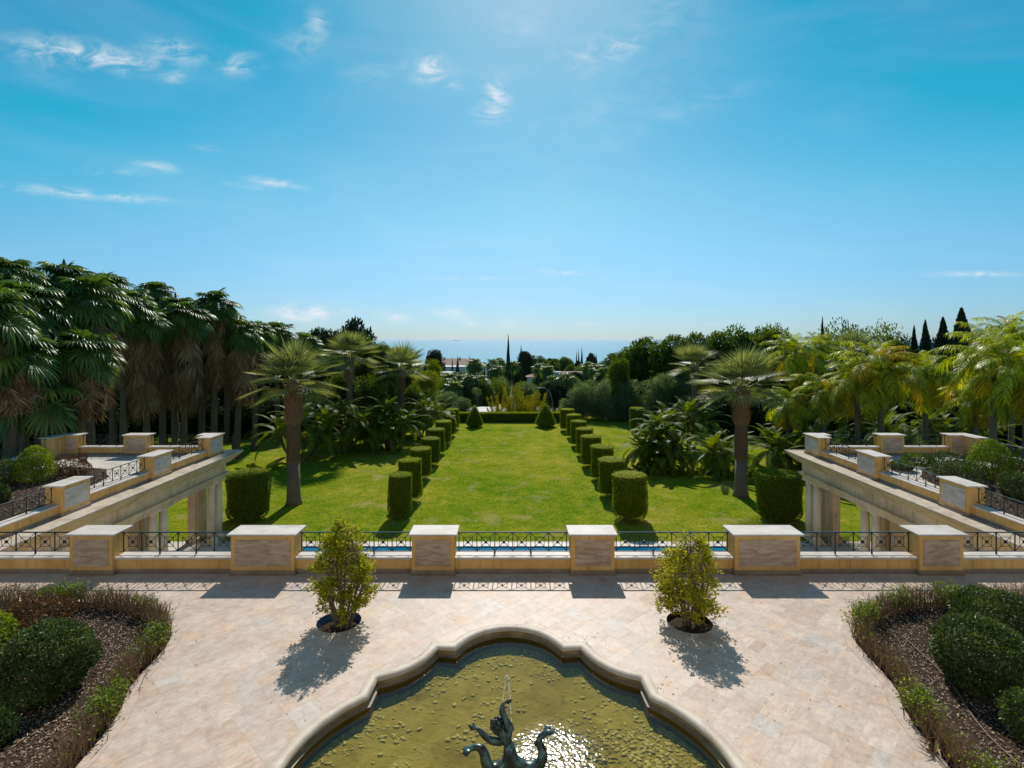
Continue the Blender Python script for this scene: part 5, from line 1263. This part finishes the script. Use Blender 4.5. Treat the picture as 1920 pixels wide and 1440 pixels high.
for k, px, top, D, w, lb in (('ficus', 1200, 630, 78, 105, 'dense ficus at the sea edge'), ('ficus', 1255, 624, 74, 105, 'dense ficus with the roundest top'), ('ficus', 1300, 625, 78, 100, 'dense ficus behind the second silvery palm'), ('ficus', 1345, 622, 80, 100, 'dense ficus in the middle of the tall screen'), ('ficus', 1390, 618, 82, 100, 'dense ficus before the yellow bush'), ('lime', 1415, 646, 70, 60, 'yellowish tree standing before the ficus screen'), ('ficus', 1440, 616, 84, 100, 'dense ficus at the high end of the screen'), ('ficus', 1170, 655, 86, 60, 'lower ficus stepping down to the sea'), ('ficus', 1160, 675, 72, 50, 'low ficus with bright tips beside the bare trunk')):
    tree(k, px, top, D, w, lb, 'ficus screen beyond the lawn')
for k, px, top, D, w, lb, ck in (('loose', 1590, 592, 78, 90, 'open-crowned tree against the sky', 0), ('loose', 1650, 600, 76, 90, 'open-crowned tree with yellowing leaves against the sky', 1), ('loose', 1545, 605, 80, 60, 'small open-crowned tree beside the queen palms', 0), ('loose', 1690, 618, 84, 60, 'low open-crowned tree before the small cypresses', 0)):
    tree(k, px, top, D, w, lb, 'open-crowned trees', crownk=ck)
for px, top, D, w, lb in ((1803, 581, 62, 80, 'largest dark cypress against the sky'), (1768, 598, 66, 62, 'middle dark cypress leaning beside the largest'), (1735, 606, 70, 42, 'slim dark cypress of the group'), (1714, 615, 72, 30, 'smallest dark cypress of the group'), (1542, 602, 82, 20, 'slim cypress beside the open-crowned trees')):
    tree('cypress', px, top, D, w, lb, 'dark cypresses beside the queen palms')
for i, (px, top, D, w) in enumerate(((1500, 660, 66, 120), (1580, 650, 70, 120), (1650, 655, 68, 120), (1720, 650, 66, 120), (1790, 655, 62, 120), (1860, 640, 60, 130), (1930, 640, 56, 130), (1980, 650, 45, 150), (1560, 720, 56, 110), (1690, 720, 54, 110), (1800, 715, 50, 120), (1760, 632, 74, 120), (1840, 628, 72, 120), (1690, 640, 76, 100), (1910, 720, 46, 120), (1300, 745, 62, 90), (1360, 740, 60, 100), (1420, 735, 58, 100), (1480, 735, 56, 100), (1530, 760, 50, 80), (1610, 745, 52, 100))): tree('dark', px, top, D, w, 'dark evergreen filling the thicket behind the queen palms', 'evergreens behind the queen palms')
for i, (px, top, D, w, lb) in enumerate(((1085, 722, 72, 60, 'grey-green oleander nearest the cone and lamp post'), (1130, 708, 71, 70, 'tall grey-green oleander behind the last topiaries'), (1180, 706, 70, 70, 'grey-green oleander in the middle of the screen'), (1230, 704, 68, 70, 'grey-green oleander beside the feather palms'), (1275, 712, 68, 60, 'grey-green oleander at the inner end of the screen'), (1060, 745, 72.5, 36, 'small oleander beside the curved lamp post'), (830, 735, 72, 56, 'oleander with pinkish tips behind the topiary row end'), (865, 742, 73, 40, 'low oleander beside the flat white roof'), (795, 745, 70, 50, 'oleander in the shade of the lime tree'))):
    tree('oleander', px, top, D, w, lb, 'oleanders closing the lawn')
for px, top, w, D, lb in ((940, 742, 40, 84, 'low yellow-green bamboo clump beyond the hedge'), (972, 726, 46, 86, 'taller yellow-green bamboo clump beyond the hedge'), (1003, 734, 34, 83, 'small yellow-green bamboo clump by the cone')): tree('bamboo', px, top, D, w, lb, 'yellow bamboo', 2.0)

# ---------------- valley: houses, trees, palms, coast
def house(px, ptop, D, w, d, wall_h, label, roof='hip', wall=None, chimneys=(), windows=3, rz=0.0):
    x = ax(px, D); zt = az(ptop, D); rh = .22 * d if roof == 'hip' else .0
    zb = zt - rh - wall_h
    t = thing('house', label, 'house', (x, D, zb), rz, 'houses in the valley'); wall = wall or MAT['white']
    MB().box(-w / 2, w / 2, -d / 2, d / 2, -6, wall_h).build('wall', wall, t)
    if roof == 'hip':
        e = .5; r = MB(); r.add([(-w / 2 - e, -d / 2 - e, wall_h), (w / 2 + e, -d / 2 - e, wall_h), (w / 2 + e, d / 2 + e, wall_h), (-w / 2 - e, d / 2 + e, wall_h), (-w / 2 + d * .4, 0, wall_h + rh), (w / 2 - d * .4, 0, wall_h + rh)], [(0, 1, 5, 4), (2, 3, 4, 5), (1, 2, 5), (3, 0, 4), (3, 2, 1, 0)])
        ro = r.build('roof', MAT['terra'], t)
    else:
        ro = MB().box(-w / 2 - .3, w / 2 + .3, -d / 2 - .3, d / 2 + .3, wall_h + .003, wall_h + .35).build('roof', MAT['white'], t)
    for (cx, ch) in chimneys: MB().box(cx - .35, cx + .35, -.35, .35, wall_h, wall_h + rh + ch).box(cx - .45, cx + .45, -.45, .45, wall_h + rh + ch + .002, wall_h + rh + ch + .15).build('chimney', MAT['white'], ro)
    for i in range(windows):
        wx = -w / 2 + w * (i + .5) / windows
        f = MB().box(wx - .6, wx + .6, -d / 2 - .05, -d / 2 + .02, wall_h - 2.1, wall_h - .7).build('window', MAT['white'], t); MB().box(wx - .5, wx + .5, -d / 2 - .07, -d / 2 - .052, wall_h - 2.0, wall_h - .8).build('pane', MAT['dark_glass'], f)
    return t
house(850, 672, 250, 30, 16, 5, 'wide pale house with terracotta roof before the sea', chimneys=((-4, .6), (3, .5)), windows=6)
house(845, 688, 215, 12, 9, 5, 'small white flat-roofed house below the terracotta one', 'flat', windows=2)
house(1075, 696, 190, 19, 12, 4, 'house with rosy tiled roof among the valley trees', chimneys=((-8, 1.4),), windows=4, wall=MAT['pinkwall'])
house(1041, 699, 170, 3, 3, 3, 'white chimney stack house top among trees', 'flat', windows=0)
house(1120, 703, 175, 9, 8, 4, 'small rosy house end beside the palms below the ridge', wall=MAT['pinkwall'], windows=2)
house(1000, 701, 185, 4, 4, 3, 'tiny pale house top above the bamboo', windows=1)
house(826, 700, 150, 6, 6, 4, 'ochre flat-roofed house under the white one', 'flat', wall=MAT['pinkwall'], windows=1)
D = 88; t = thing('garden_pavilion', 'flat white roof with ochre kerb just beyond the hedge', 'roof', (ax(905, D), D, az(768, D)))
MB().box(-6.4, 2.8, -3.0, 3.5, -4, -.12).build('wall', MAT['stucco'], t); MB().box(-6.6, 3.0, -3.2, 3.7, -.118, 0).build('roof', MAT['white'], t); MB().box(2.2, 2.8, -2.9, 3.4, .003, .45).build('kerb', MAT['stucco'], t); MB().box(2.85, 4.1, -3.2, 3.4, -1.0, -.2).build('step', MAT['white'], t)
D = 78; t = thing('lamp_post', 'curved thin metal lamp post beyond the cone', 'lamp', (ax(1036, D), D, ground_z(ax(1036, D), D)))
h = az(728, D) - t.location.z; MB().tube([(0, 0, 0), (0, 0, h * .55), (-.3, 0, h * .85), (-1.0, 0, h), (-1.6, 0, h + .05)], [.07, .06, .05, .04, .035], 8).build('post', MAT['lamp_metal'], t, True)
MB().bbox(-2.1, -1.5, -.12, .12, h - .02, h + .1, .03).build('lamp_head', MAT['lamp_metal'], t)

for kind, px, top, D, w, lb in (('cypress', 953, 632, 150, 12, 'tallest thin cypress spire against the sea'), ('cypress', 977, 650, 175, 10, 'thin conifer top beside the tallest spire'), ('cypress', 858, 670, 160, 12, 'dark cypress before the terracotta roof'), ('cypress', 848, 672, 175, 6, 'slim cypress before the pale house wall'), ('cypress', 881, 668, 150, 10, 'dark cypress beside the brown-skirted palm'), ('cypress', 908, 690, 130, 13, 'stubby dark cypress among valley palms'),
        ('cypress', 1081, 659, 320, 5, 'first of three spires on the far ridge'), ('cypress', 1085, 658, 320, 5, 'second of three spires on the far ridge'), ('cypress', 1091, 654, 310, 7, 'third and tallest of the far ridge spires'), ('cypress', 1118, 665, 300, 7, 'lone spire beside the far ridge gap')): tree(kind, px, top, D, w, lb, 'thin cypress spires in the valley')
for kind, px, top, D, w, lb in (('pine', 815, 654, 170, 40, 'round dark tree standing before the sea'), ('pine', 985, 660, 220, 36, 'dark tree beside the thin conifer top'), ('pine', 1108, 664, 300, 26, 'dark tree between the far spires'), ('ficus', 1040, 668, 260, 40, 'dark tree on the far ridge'), ('ficus', 1062, 669, 250, 44, 'dark broad tree above the rosy roof'), ('ficus', 1020, 672, 270, 34, 'dark tree on the ridge by the small palms'), ('dark', 1140, 672, 420, 34, 'hazy far mound of trees'), ('lime', 935, 702, 108, 40, 'yellowish bush among the dark valley trees'), ('lime', 975, 712, 118, 30, 'green bush above the bamboo')):
    tree(kind, px, top, D, w, lb, 'distinct trees of the valley')
def valley_palm(px, py, D, label, sk=True, sc=1.3, group='small fan palms of the valley'):
    x = ax(px, D); g = ground_z(x, D); H = az(py, D) - g; t = thing('fan_palm', label, 'palm tree', (x, D, g), px, group)
    link('trunk', TR['valley'][0], MAT['palm_trunk'], t, (0, 0, 0), 0, (1, 1, H)); add_fronds(t, 'valley', 20, 84, -50, H, sc, px)
    if sk: link('skirt', SK[px % 3], None, t, (0, 0, H), 0, (1.1, 1.1, .75))
valley_palm(890, 683, 140, 'fan palm with fat brown skirt before the sea', True, 1.5)
valley_palm(1148, 672, 110, 'fan palm on a bare orange trunk at the ficus edge', False, 1.1)
VP_ = ['beside the stubby dark cypress', 'just before the tallest thin spire', 'below the stubby cypress', 'beyond the tallest thin spire', 'first of two on the far ridge', 'second of two on the far ridge', 'beside the rosy roof', 'beyond the rosy roof towards the ficus', 'nearest the white flat-roofed house', 'second from the white flat-roofed house', 'above the flat white roof', 'third in the row above the flat white roof', 'behind the low oleander', 'above the bamboo', 'between the bamboo and the rosy roof', 'above the curved lamp post', 'at the foot of the ficus screen', 'below the rosy roof', 'beside the lime green tree']
for i, (px, py, D) in enumerate(((924, 682, 160), (938, 680, 170), (930, 694, 130), (962, 686, 150), (1000, 672, 240), (1012, 672, 245), (1103, 688, 140), (1118, 692, 130), (840, 712, 100), (862, 712, 104), (880, 716, 98), (898, 712, 106), (850, 728, 92), (1010, 690, 150), (1026, 692, 140), (1040, 716, 110), (1132, 700, 105), (1062, 712, 108), (828, 722, 96))):
    valley_palm(px, py, D, 'small valley fan palm ' + VP_[i], i % 2 == 0)
rng = random.Random(77)
for i in range(60):
    D = 92 + 280 * (i / 60) ** 1.6; px = rng.uniform(780, 1170); top = 655 + 10 * rng.random() + 9000 / D * .62
    tree(rng.choice(['ficus', 'dark', 'ficus', 'oleander', 'pine']), px, min(740, top), D, rng.uniform(30, 55) * 100 / D + 8, 'broadleaf tree of the wooded valley between lawn and sea', 'trees of the wooded valley')
def far_woods():
    rs = np.random.RandomState(5); parts = []
    for i in range(900):
        D = 330 + 1350 * rs.uniform() ** 1.5; x = rs.uniform(-.7, .7) * D; g = ground_z(x, D); h = rs.uniform(5, 10); r = rs.uniform(3, 7)
        parts.append(blob_leaves([(x, D, g + h * .5, r, r, h * .5)], 70, 2.4, 1.5, i, (.6, 1.05)))
    me = np_mesh('far_woods', *merge(parts)); me.materials.append(LEAF['pine']); tag(link('far_woods', me), 'far wooded slope running down to the coast', 'woods', None, 'stuff')
far_woods()
ship = thing('cargo_ship', 'tiny grey cargo ship on the horizon', 'ship', (ax(856, 27000), 27000, SEA))
MB().prism([(-130, -18), (110, -18), (140, 0), (110, 18), (-130, 18)], -1, 16).build('hull', MAT['hull'], ship); MB().box(-120, -90, -15, 15, 16.1, 50).build('bridge', MAT['white'], ship); MB().box(-70, 90, -14, 14, 16.1, 30).build('cargo', MAT['hull'], ship)
# ------------------------------------------------------------------ planting beds of the terraces, young trees, litter
def shrub(x, y, z, rx, ry, h, kind, n, leaf, label, seed, group='clipped round shrubs', lump=.1, cat='shrub', top=1.0):
    t = thing('round_shrub', label, cat, (x, y, z), seed, group)
    ells = [(0, 0, h * .48, rx, ry, h * .52)]
    if top > 1: ells = [(0, 0, h * .34, rx, ry, h * .36), (0, 0, h * .55, rx * .82, ry * .82, h * .40), (0, 0, h * .72, rx * .5, ry * .5, h * .28)]
    parts = [blob_leaves(ells, n, leaf, leaf * .55, seed, (.82, 1.03), .3, lump)]
    me = np_mesh('foliage', *merge(parts)); me.materials.append(LEAF[kind]); link('foliage', me, None, t)
    rng = random.Random(seed); mb = MB()
    for i in range(14):
        a = rng.uniform(0, 6.28); e = Vector((math.cos(a) * rx * .7, math.sin(a) * ry * .7, h * rng.uniform(.4, .85))); mb.tube([(0, 0, -.05), tuple(e * .45), tuple(e)], [.022, .014, .005], 5)
    mb.build('stem', MAT['bark'], t)
    return t
BZ = -.03
shrub(-7.98, 9.35, BZ, .72, .7, 1.1, 'shrub', 13000, .062, 'big dark green rounded shrub on the mulch beside the dry hedge', 1)
shrub(-9.55, 10.9, BZ, .8, .6, .78, 'brownshrub', 6500, .06, 'scorched reddish brown shrub behind the dark green one', 2, lump=.2)
shrub(-9.75, 9.85, BZ, .6, .6, 1.15, 'sprig', 6000, .055, 'bright yellow-green shrub cut by the view edge', 3)
shrub(-7.75, 8.15, BZ, .3, .3, .5, 'shrub', 1800, .06, 'small green shrub below the big dark one', 4)
shrub(8.15, 9.5, BZ, .74, .7, 1.1, 'shrub', 13000, .062, 'big dark rounded shrub beside the hose', 5)
shrub(9.75, 10.95, BZ, .85, .65, .95, 'shrub', 10000, .062, 'broad dark shrub behind the one beside the hose', 6)
shrub(7.85, 8.2, BZ, .38, .4, .72, 'shrub', 3600, .06, 'smaller dark shrub near the foot of the hose bed', 7)

def twig_hedge(bed, lo, hi, seed, label, density=46):
    rng = random.Random(seed); path = offset_poly(bed, -.13); pts = [Vector(p) for p, b in zip(path, bed) if abs(b[0]) < 15.1 and b[1] > 6.4 and not (abs(b[0]) > 14)]
    pts = [p for p in pts if p.y > 6.5]
    if pts[0].y > pts[-1].y: pts = pts[::-1]
    t = thing('dry_hedge', label, 'hedge', (pts[0].x, pts[0].y, BZ)); o0 = Vector((pts[0].x, pts[0].y, 0))
    mb = MB(); LP, LA, LN = [], [], []; s = 0.0
    for a, b in zip(pts, pts[1:]):
        L = (b - a).length; n = max(1, int(L * density))
        for i in range(n):
            q = (i + rng.random()) / n; p = a.lerp(b, q); nn = Vector((-(b - a).y, (b - a).x)).normalized(); p = p + nn * rng.gauss(0, .075); s = (p.x * 1.7 + p.y * 2.3)
            green = noise.noise((p.x * 1.1, p.y * 1.1, seed)) ; hgt = (.43 + .10 * noise.noise((p.x * 2, p.y * 2, 5))) * rng.uniform(.75, 1.15)
            base = Vector((p.x, p.y, 0)) - o0; lean = Vector((rng.gauss(0, .05), rng.gauss(0, .05), 0))
            tip = base + lean * 1.6 + Vector((0, 0, hgt)); mid = base + lean * .5 + Vector((rng.gauss(0, .012), rng.gauss(0, .012), hgt * .5))
            mb.tube([base, mid, tip], [.008, .0055, .002], 3, False)
            for k in range(3):
                r0 = base.lerp(tip, rng.uniform(.35, .9)); mb.tube([r0, r0 + Vector((rng.gauss(0, .05), rng.gauss(0, .05), rng.uniform(.03, .12)))], [.003, .0012], 3, False)
            g = max(0, green * 1.9 - .02) * rng.random()
            if g > .10:
                for k in range(int(5 + g * 24)):
                    c = base.lerp(tip, rng.uniform(.35, 1.12)); c = c + Vector((rng.gauss(0, .05), rng.gauss(0, .05), rng.gauss(0, .03))); LP.append(tuple(c)); LA.append((rng.gauss(0, 1), rng.gauss(0, 1), rng.gauss(.6, .6))); LN.append((rng.gauss(0, .6), rng.gauss(0, .6), 1))
            elif rng.random() < .30:
                for k in range(3):
                    c = base.lerp(tip, rng.uniform(.2, 1.)); LP.append(tuple(c)); LA.append((rng.gauss(0, 1), rng.gauss(0, 1), rng.gauss(.2, .6))); LN.append((rng.gauss(0, .6), rng.gauss(0, .6), 1))
    tag(mb.build('twigs', MAT['twig'], t), None, None, None, 'stuff')
    rs = np.random.RandomState(seed); v, tt = leaf_arrays(np.array(LP), np.array(LA), np.array(LN), .05 * rs.uniform(.7, 1.3, len(LP)), .028)
    me = np_mesh('leaves', v, tt, np.repeat(rs.uniform(size=len(LP)), 4)); me.materials.append(LEAF['sprig']); tag(link('leaves', me, None, t), None, None, None, 'stuff')
twig_hedge(BED_L, 0, 0, 1, 'half-dead low hedge edging the bed with the scorched shrub', 170)
twig_hedge(BED_R, 0, 0, 4, 'half-dead low hedge edging the bed crossed by a hose', 170)

def mulch(bed, n, seed, label, z=BZ, xr=None):
    rs = np.random.RandomState(seed); P = []
    xs = [p[0] for p in bed]; ysb = [p[1] for p in bed]
    while len(P) < n:
        x, y = rs.uniform(min(xs), max(xs)), rs.uniform(max(min(ysb), 6.8), max(ysb))
        if inside((x, y), bed): P.append((x, y, z + rs.uniform(.004, .03)))
    P = np.array(P); v, t = leaf_arrays(P, rs.normal(size=(n, 3)) * [1, 1, .25], rs.normal(size=(n, 3)) * .35 + [0, 0, 1], rs.uniform(.025, .075, n), rs.uniform(.012, .03, n), .1)
    me = np_mesh('mulch_chips', v, t, np.repeat(rs.uniform(size=n), 4)); me.materials.append(LEAF['mulch']); tag(link('mulch_chips', me), label, 'mulch', None, 'stuff')
mulch(BED_L, 24000, 1, 'bark chip mulch under the scorched shrub'); mulch(BED_R, 24000, 2, 'bark chip mulch crossed by a hose')
mb = MB(); hp = [(ax(1693, gd(y0, 0)) if False else ax(px, gd(py, 0)), gd(py, 0), .0) for px, py, y0 in ((1693, 1192, 0), (1720, 1218, 0), (1755, 1250, 0), (1790, 1290, 0), (1822, 1340, 0), (1850, 1375, 0), (1880, 1405, 0), (1915, 1436, 0))]
tag(MB().tube(smooth_path(hp, 4), .011, 6).build('irrigation_hose', MAT['hose'], smooth=True), 'thin brown irrigation hose lying across the mulch', 'hose')
rng = random.Random(4); mb = MB(); cx, cy = ax(1752, gd(1412, 0)), gd(1412, 0)
t = thing('withered_plant', 'withered golden brown plant at the foot of the dry hedge', 'plant', (cx, cy, 0))
V, T, Q = [], [], []
for i in range(34):
    a = rng.uniform(0, 6.28); d = Vector((math.cos(a), math.sin(a), 0)); L = rng.uniform(.1, .3); pts = [d * .02, d * L * .5 + Vector((0, 0, rng.uniform(.04, .16))), d * L + Vector((0, 0, rng.uniform(-.0, .1)))]
    strip(V, T, Q, pts, Vector((-d.y, d.x, 0)), Vector((0, 0, 1)), [.012, .03, .004], rng.uniform(.4, 1), .3)
me = np_mesh('leaves', [tuple(v) for v in V], T, Q); me.materials.append(LEAF['deadfan']); link('leaves', me, None, t)

# ---------------- young trees in round holes
def young_tree(x, y, h, w, label, seed, bare):
    rng = random.Random(seed); t = thing('young_tree', label, 'tree', (x, y, -.1)); mb = MB(); LP, LA, LN = [], [], []
    def prof(q): return w * .5 * math.sin(math.pi * min(1, .16 + .80 * q)) ** .75 * (1.0 if q < .55 else 1 - .15 * (q - .55))
    for i in range(11):
        a = i * GA; r0 = rng.uniform(.02, .16); r1 = rng.uniform(.25, .75); top = h * rng.uniform(.72, .98)
        pts = [Vector((math.cos(a) * r0, math.sin(a) * r0, 0))]
        for k in range(1, 7):
            q = k / 6; rr = r0 + (prof(q) * r1 - r0) * math.sin(q * 1.7); pts.append(Vector((math.cos(a + .2 * q) * rr + rng.gauss(0, .015), math.sin(a + .2 * q) * rr + rng.gauss(0, .015), top * q)))
        mb.tube(pts, [.032 - .0042 * k for k in range(7)], 6)
        for j in range(17):
            q = rng.uniform(.14, 1.0); f = q * 6; k = min(int(f), 5); p = pts[k].lerp(pts[k + 1], f - k); b = rng.uniform(0, 6.28)
            outr = max(.10, prof(min(1, p.z / h + .06))); e = Vector((math.cos(b) * outr, math.sin(b) * outr, min(h, p.z + rng.uniform(.05, .35)))); e = p.lerp(e, rng.uniform(.5, 1.0)); m = p.lerp(e, .5) + Vector((0, 0, .03))
            mb.tube([p, m, e], [.008, .005, .002], 4, False)
            dead = noise.noise((e.x * 2.2 + seed, e.y * 2.2, e.z * 2.0)) < -.18 or (bare and e.z > h * .8 and rng.random() < .75)
            for l in range(6 if dead else 60):
                c = m.lerp(e, rng.uniform(.2, 1.12)) + Vector((rng.gauss(0, .045), rng.gauss(0, .045), rng.gauss(0, .045)))
                if math.hypot(c.x, c.y) > prof(min(1, max(.02, c.z / h))) * 1.12: continue
                LP.append(tuple(c)); LA.append((rng.gauss(0, 1) + c.x, rng.gauss(0, 1) + c.y, rng.gauss(.4, .6))); LN.append((rng.gauss(0, .7), rng.gauss(0, .7), .9))
            for l in range(3): mb.tube([m.lerp(e, .3 * l), m.lerp(e, .3 * l) + Vector((rng.gauss(0, .06), rng.gauss(0, .06), rng.uniform(0, .12)))], [.003, .001], 3, False)
    mb.build('stems', MAT['bark'], t); n = len(LP); rs = np.random.RandomState(seed)
    v, tt = leaf_arrays(np.array(LP), np.array(LA), np.array(LN), .07 * rs.uniform(.7, 1.3, n), .036); tone = np.clip(rs.uniform(size=n) * .85 + .15 * clump_noise(np.array(LP), 4, seed), 0, 1)
    me = np_mesh('leaves', v, tt, np.repeat(tone, 4)); me.materials.append(LEAF['young']); link('leaves', me, None, t)
young_tree(-3.6, 11.66, 2.26, 1.42, 'young leafy multi-stemmed tree growing from the blue-lined hole', 2, False)
young_tree(3.76, 11.64, 1.98, 1.5, 'young multi-stemmed tree with bare twigs at its top', 6, True)

# ---------------- beds on the side wings
def wing_bed(s, off):
    X = lambda x: s * x + off; side = 'grove-side' if s < 0 else 'queen-palm-side'
    poly = [(X(16.6), 14.6), (X(16.8), 18), (X(16.9), 21), (X(17.4), 23.6), (X(18.6), 25.2), (X(20.6), 25.6), (X(22.6), 25.2), (X(22.6), 14.6)]
    if s < 0: poly = poly[::-1]
    tag(link('bed_soil', MB().prism(poly, -.2, .03).mesh('bed_soil'), MAT['soil']), f'soil of the planting bed on the {side} terrace', None, None, 'structure')
    rs = np.random.RandomState(7); n = 5000; P = []
    while len(P) < n:
        x, y = X(rs.uniform(16.6, 22.6)), rs.uniform(15, 25.6)
        if inside((x, y), poly): P.append((x, y, .03 + rs.uniform(.005, .03)))
    v, t = leaf_arrays(np.array(P), rs.normal(size=(n, 3)) * [1, 1, .25], rs.normal(size=(n, 3)) * .35 + [0, 0, 1], rs.uniform(.05, .11, n), rs.uniform(.02, .05, n), .1)
    me = np_mesh('mulch_chips', v, t, np.repeat(rs.uniform(size=n), 4)); me.materials.append(LEAF['mulch']); tag(link('mulch_chips', me), f'bark mulch in the bed of the {side} terrace', 'mulch', None, 'stuff')
wing_bed(-1, 0.0); wing_bed(1, .2)
def px_shrub(px, pb, wpx, ptop, kind, label, seed, n=4500, leaf=.07, top=1.0, lump=.12, group='shrubs on the side terraces'):
    D0 = gd(pb, .03); R = wpx * .5 * D0 / F; D = D0 + R * .75; h = az(ptop, D) - .03
    return shrub(ax(px, D), D, .03, R, R, h, kind, n, leaf, label, seed, group, lump, 'shrub', top)
px_shrub(65, 910, 66, 836, 'sprig', 'bright yellow-green domed shrub on the grove-side terrace', 21, 6500, top=1.1, lump=.05)
px_shrub(10, 912, 56, 864, 'shrub', 'dark shrub behind the yellow-green dome at the view edge', 22)
px_shrub(133, 896, 60, 853, 'brownshrub', 'sparse brownish shrub beside the yellow-green dome', 23, 3500, lump=.3)
px_shrub(-2, 948, 34, 910, 'shrub', 'small dark shrub near the railing at the view edge', 24, 2500)
px_shrub(1857, 905, 76, 824, 'sprig', 'bright green pointed dome shrub on the queen-palm-side terrace', 25, 7500, top=1.1, lump=.05)
px_shrub(1797, 912, 78, 866, 'shrub', 'dark rounded shrub before the pointed dome', 26)
px_shrub(1783, 888, 70, 849, 'shrub', 'dark rounded shrub behind the other near the railing', 27)
px_shrub(1908, 940, 60, 888, 'shrub', 'dark rounded shrub beyond the pointed dome at the view edge', 28)
px_shrub(1905, 898, 52, 862, 'shrub', 'dark shrub half hidden behind the pointed dome', 29)
px_shrub(1722, 876, 50, 852, 'ficus', 'low bright green hedge bit by the sea-side parapet', 30, 3000)
px_shrub(1690, 884, 40, 866, 'ficus', 'low green plant beside the loggia-edge railing', 31, 2500)
def litter():
    rs = np.random.RandomState(12); P = []
    for (px, py, s, k) in ((1240, 1150, 40, 26), (1260, 1165, 30, 20), (1236, 1290, 20, 26), (1108, 1205, 25, 30), (700, 1180, 30, 10), (1400, 1280, 160, 26), (500, 1250, 200, 26), (1620, 1220, 30, 18), (1560, 1300, 100, 20), (250, 1300, 40, 14), (960, 1100, 500, 40), (1690, 1300, 20, 16), (330, 1150, 20, 10)):
        for i in range(k):
            y = gd(py + rs.normal() * s * .4, 0); x = ax(px + rs.normal() * s, y)
            if not any(inside((x, y), c) for c in CUT): P.append((x, y, .006))
    n = len(P); v, t = leaf_arrays(np.array(P), rs.normal(size=(n, 3)) * [1, 1, .1], rs.normal(size=(n, 3)) * .3 + [0, 0, 1], rs.uniform(.015, .05, n), rs.uniform(.01, .022, n))
    me = np_mesh('leaf_litter', v, t, np.repeat(rs.uniform(0, .6, n), 4)); me.materials.append(LEAF['mulch']); tag(link('leaf_litter', me), 'dry leaf scraps scattered on the terrace paving', 'litter', None, 'stuff')
litter()
# ------------------------------------------------------------------ sea haze
def haze():
    o = tag(MB().box(-95000, 95000, -6, 95000, SEA - 1, 16).build('haze', None), 'thin sea haze over the coast', 'haze', None, 'stuff')
    m = bpy.data.materials.new('sea_haze'); m.use_nodes = True; nt = m.node_tree; nt.nodes.clear()
    v = nt.nodes.new('ShaderNodeVolumePrincipled'); v.inputs['Color'].default_value = (.93, .96, 1, 1); v.inputs['Density'].default_value = 1.5e-5; v.inputs['Anisotropy'].default_value = .25
    out = nt.nodes.new('ShaderNodeOutputMaterial'); nt.links.new(v.outputs[0], out.inputs['Volume'])
    o.data.materials.append(m)
haze()
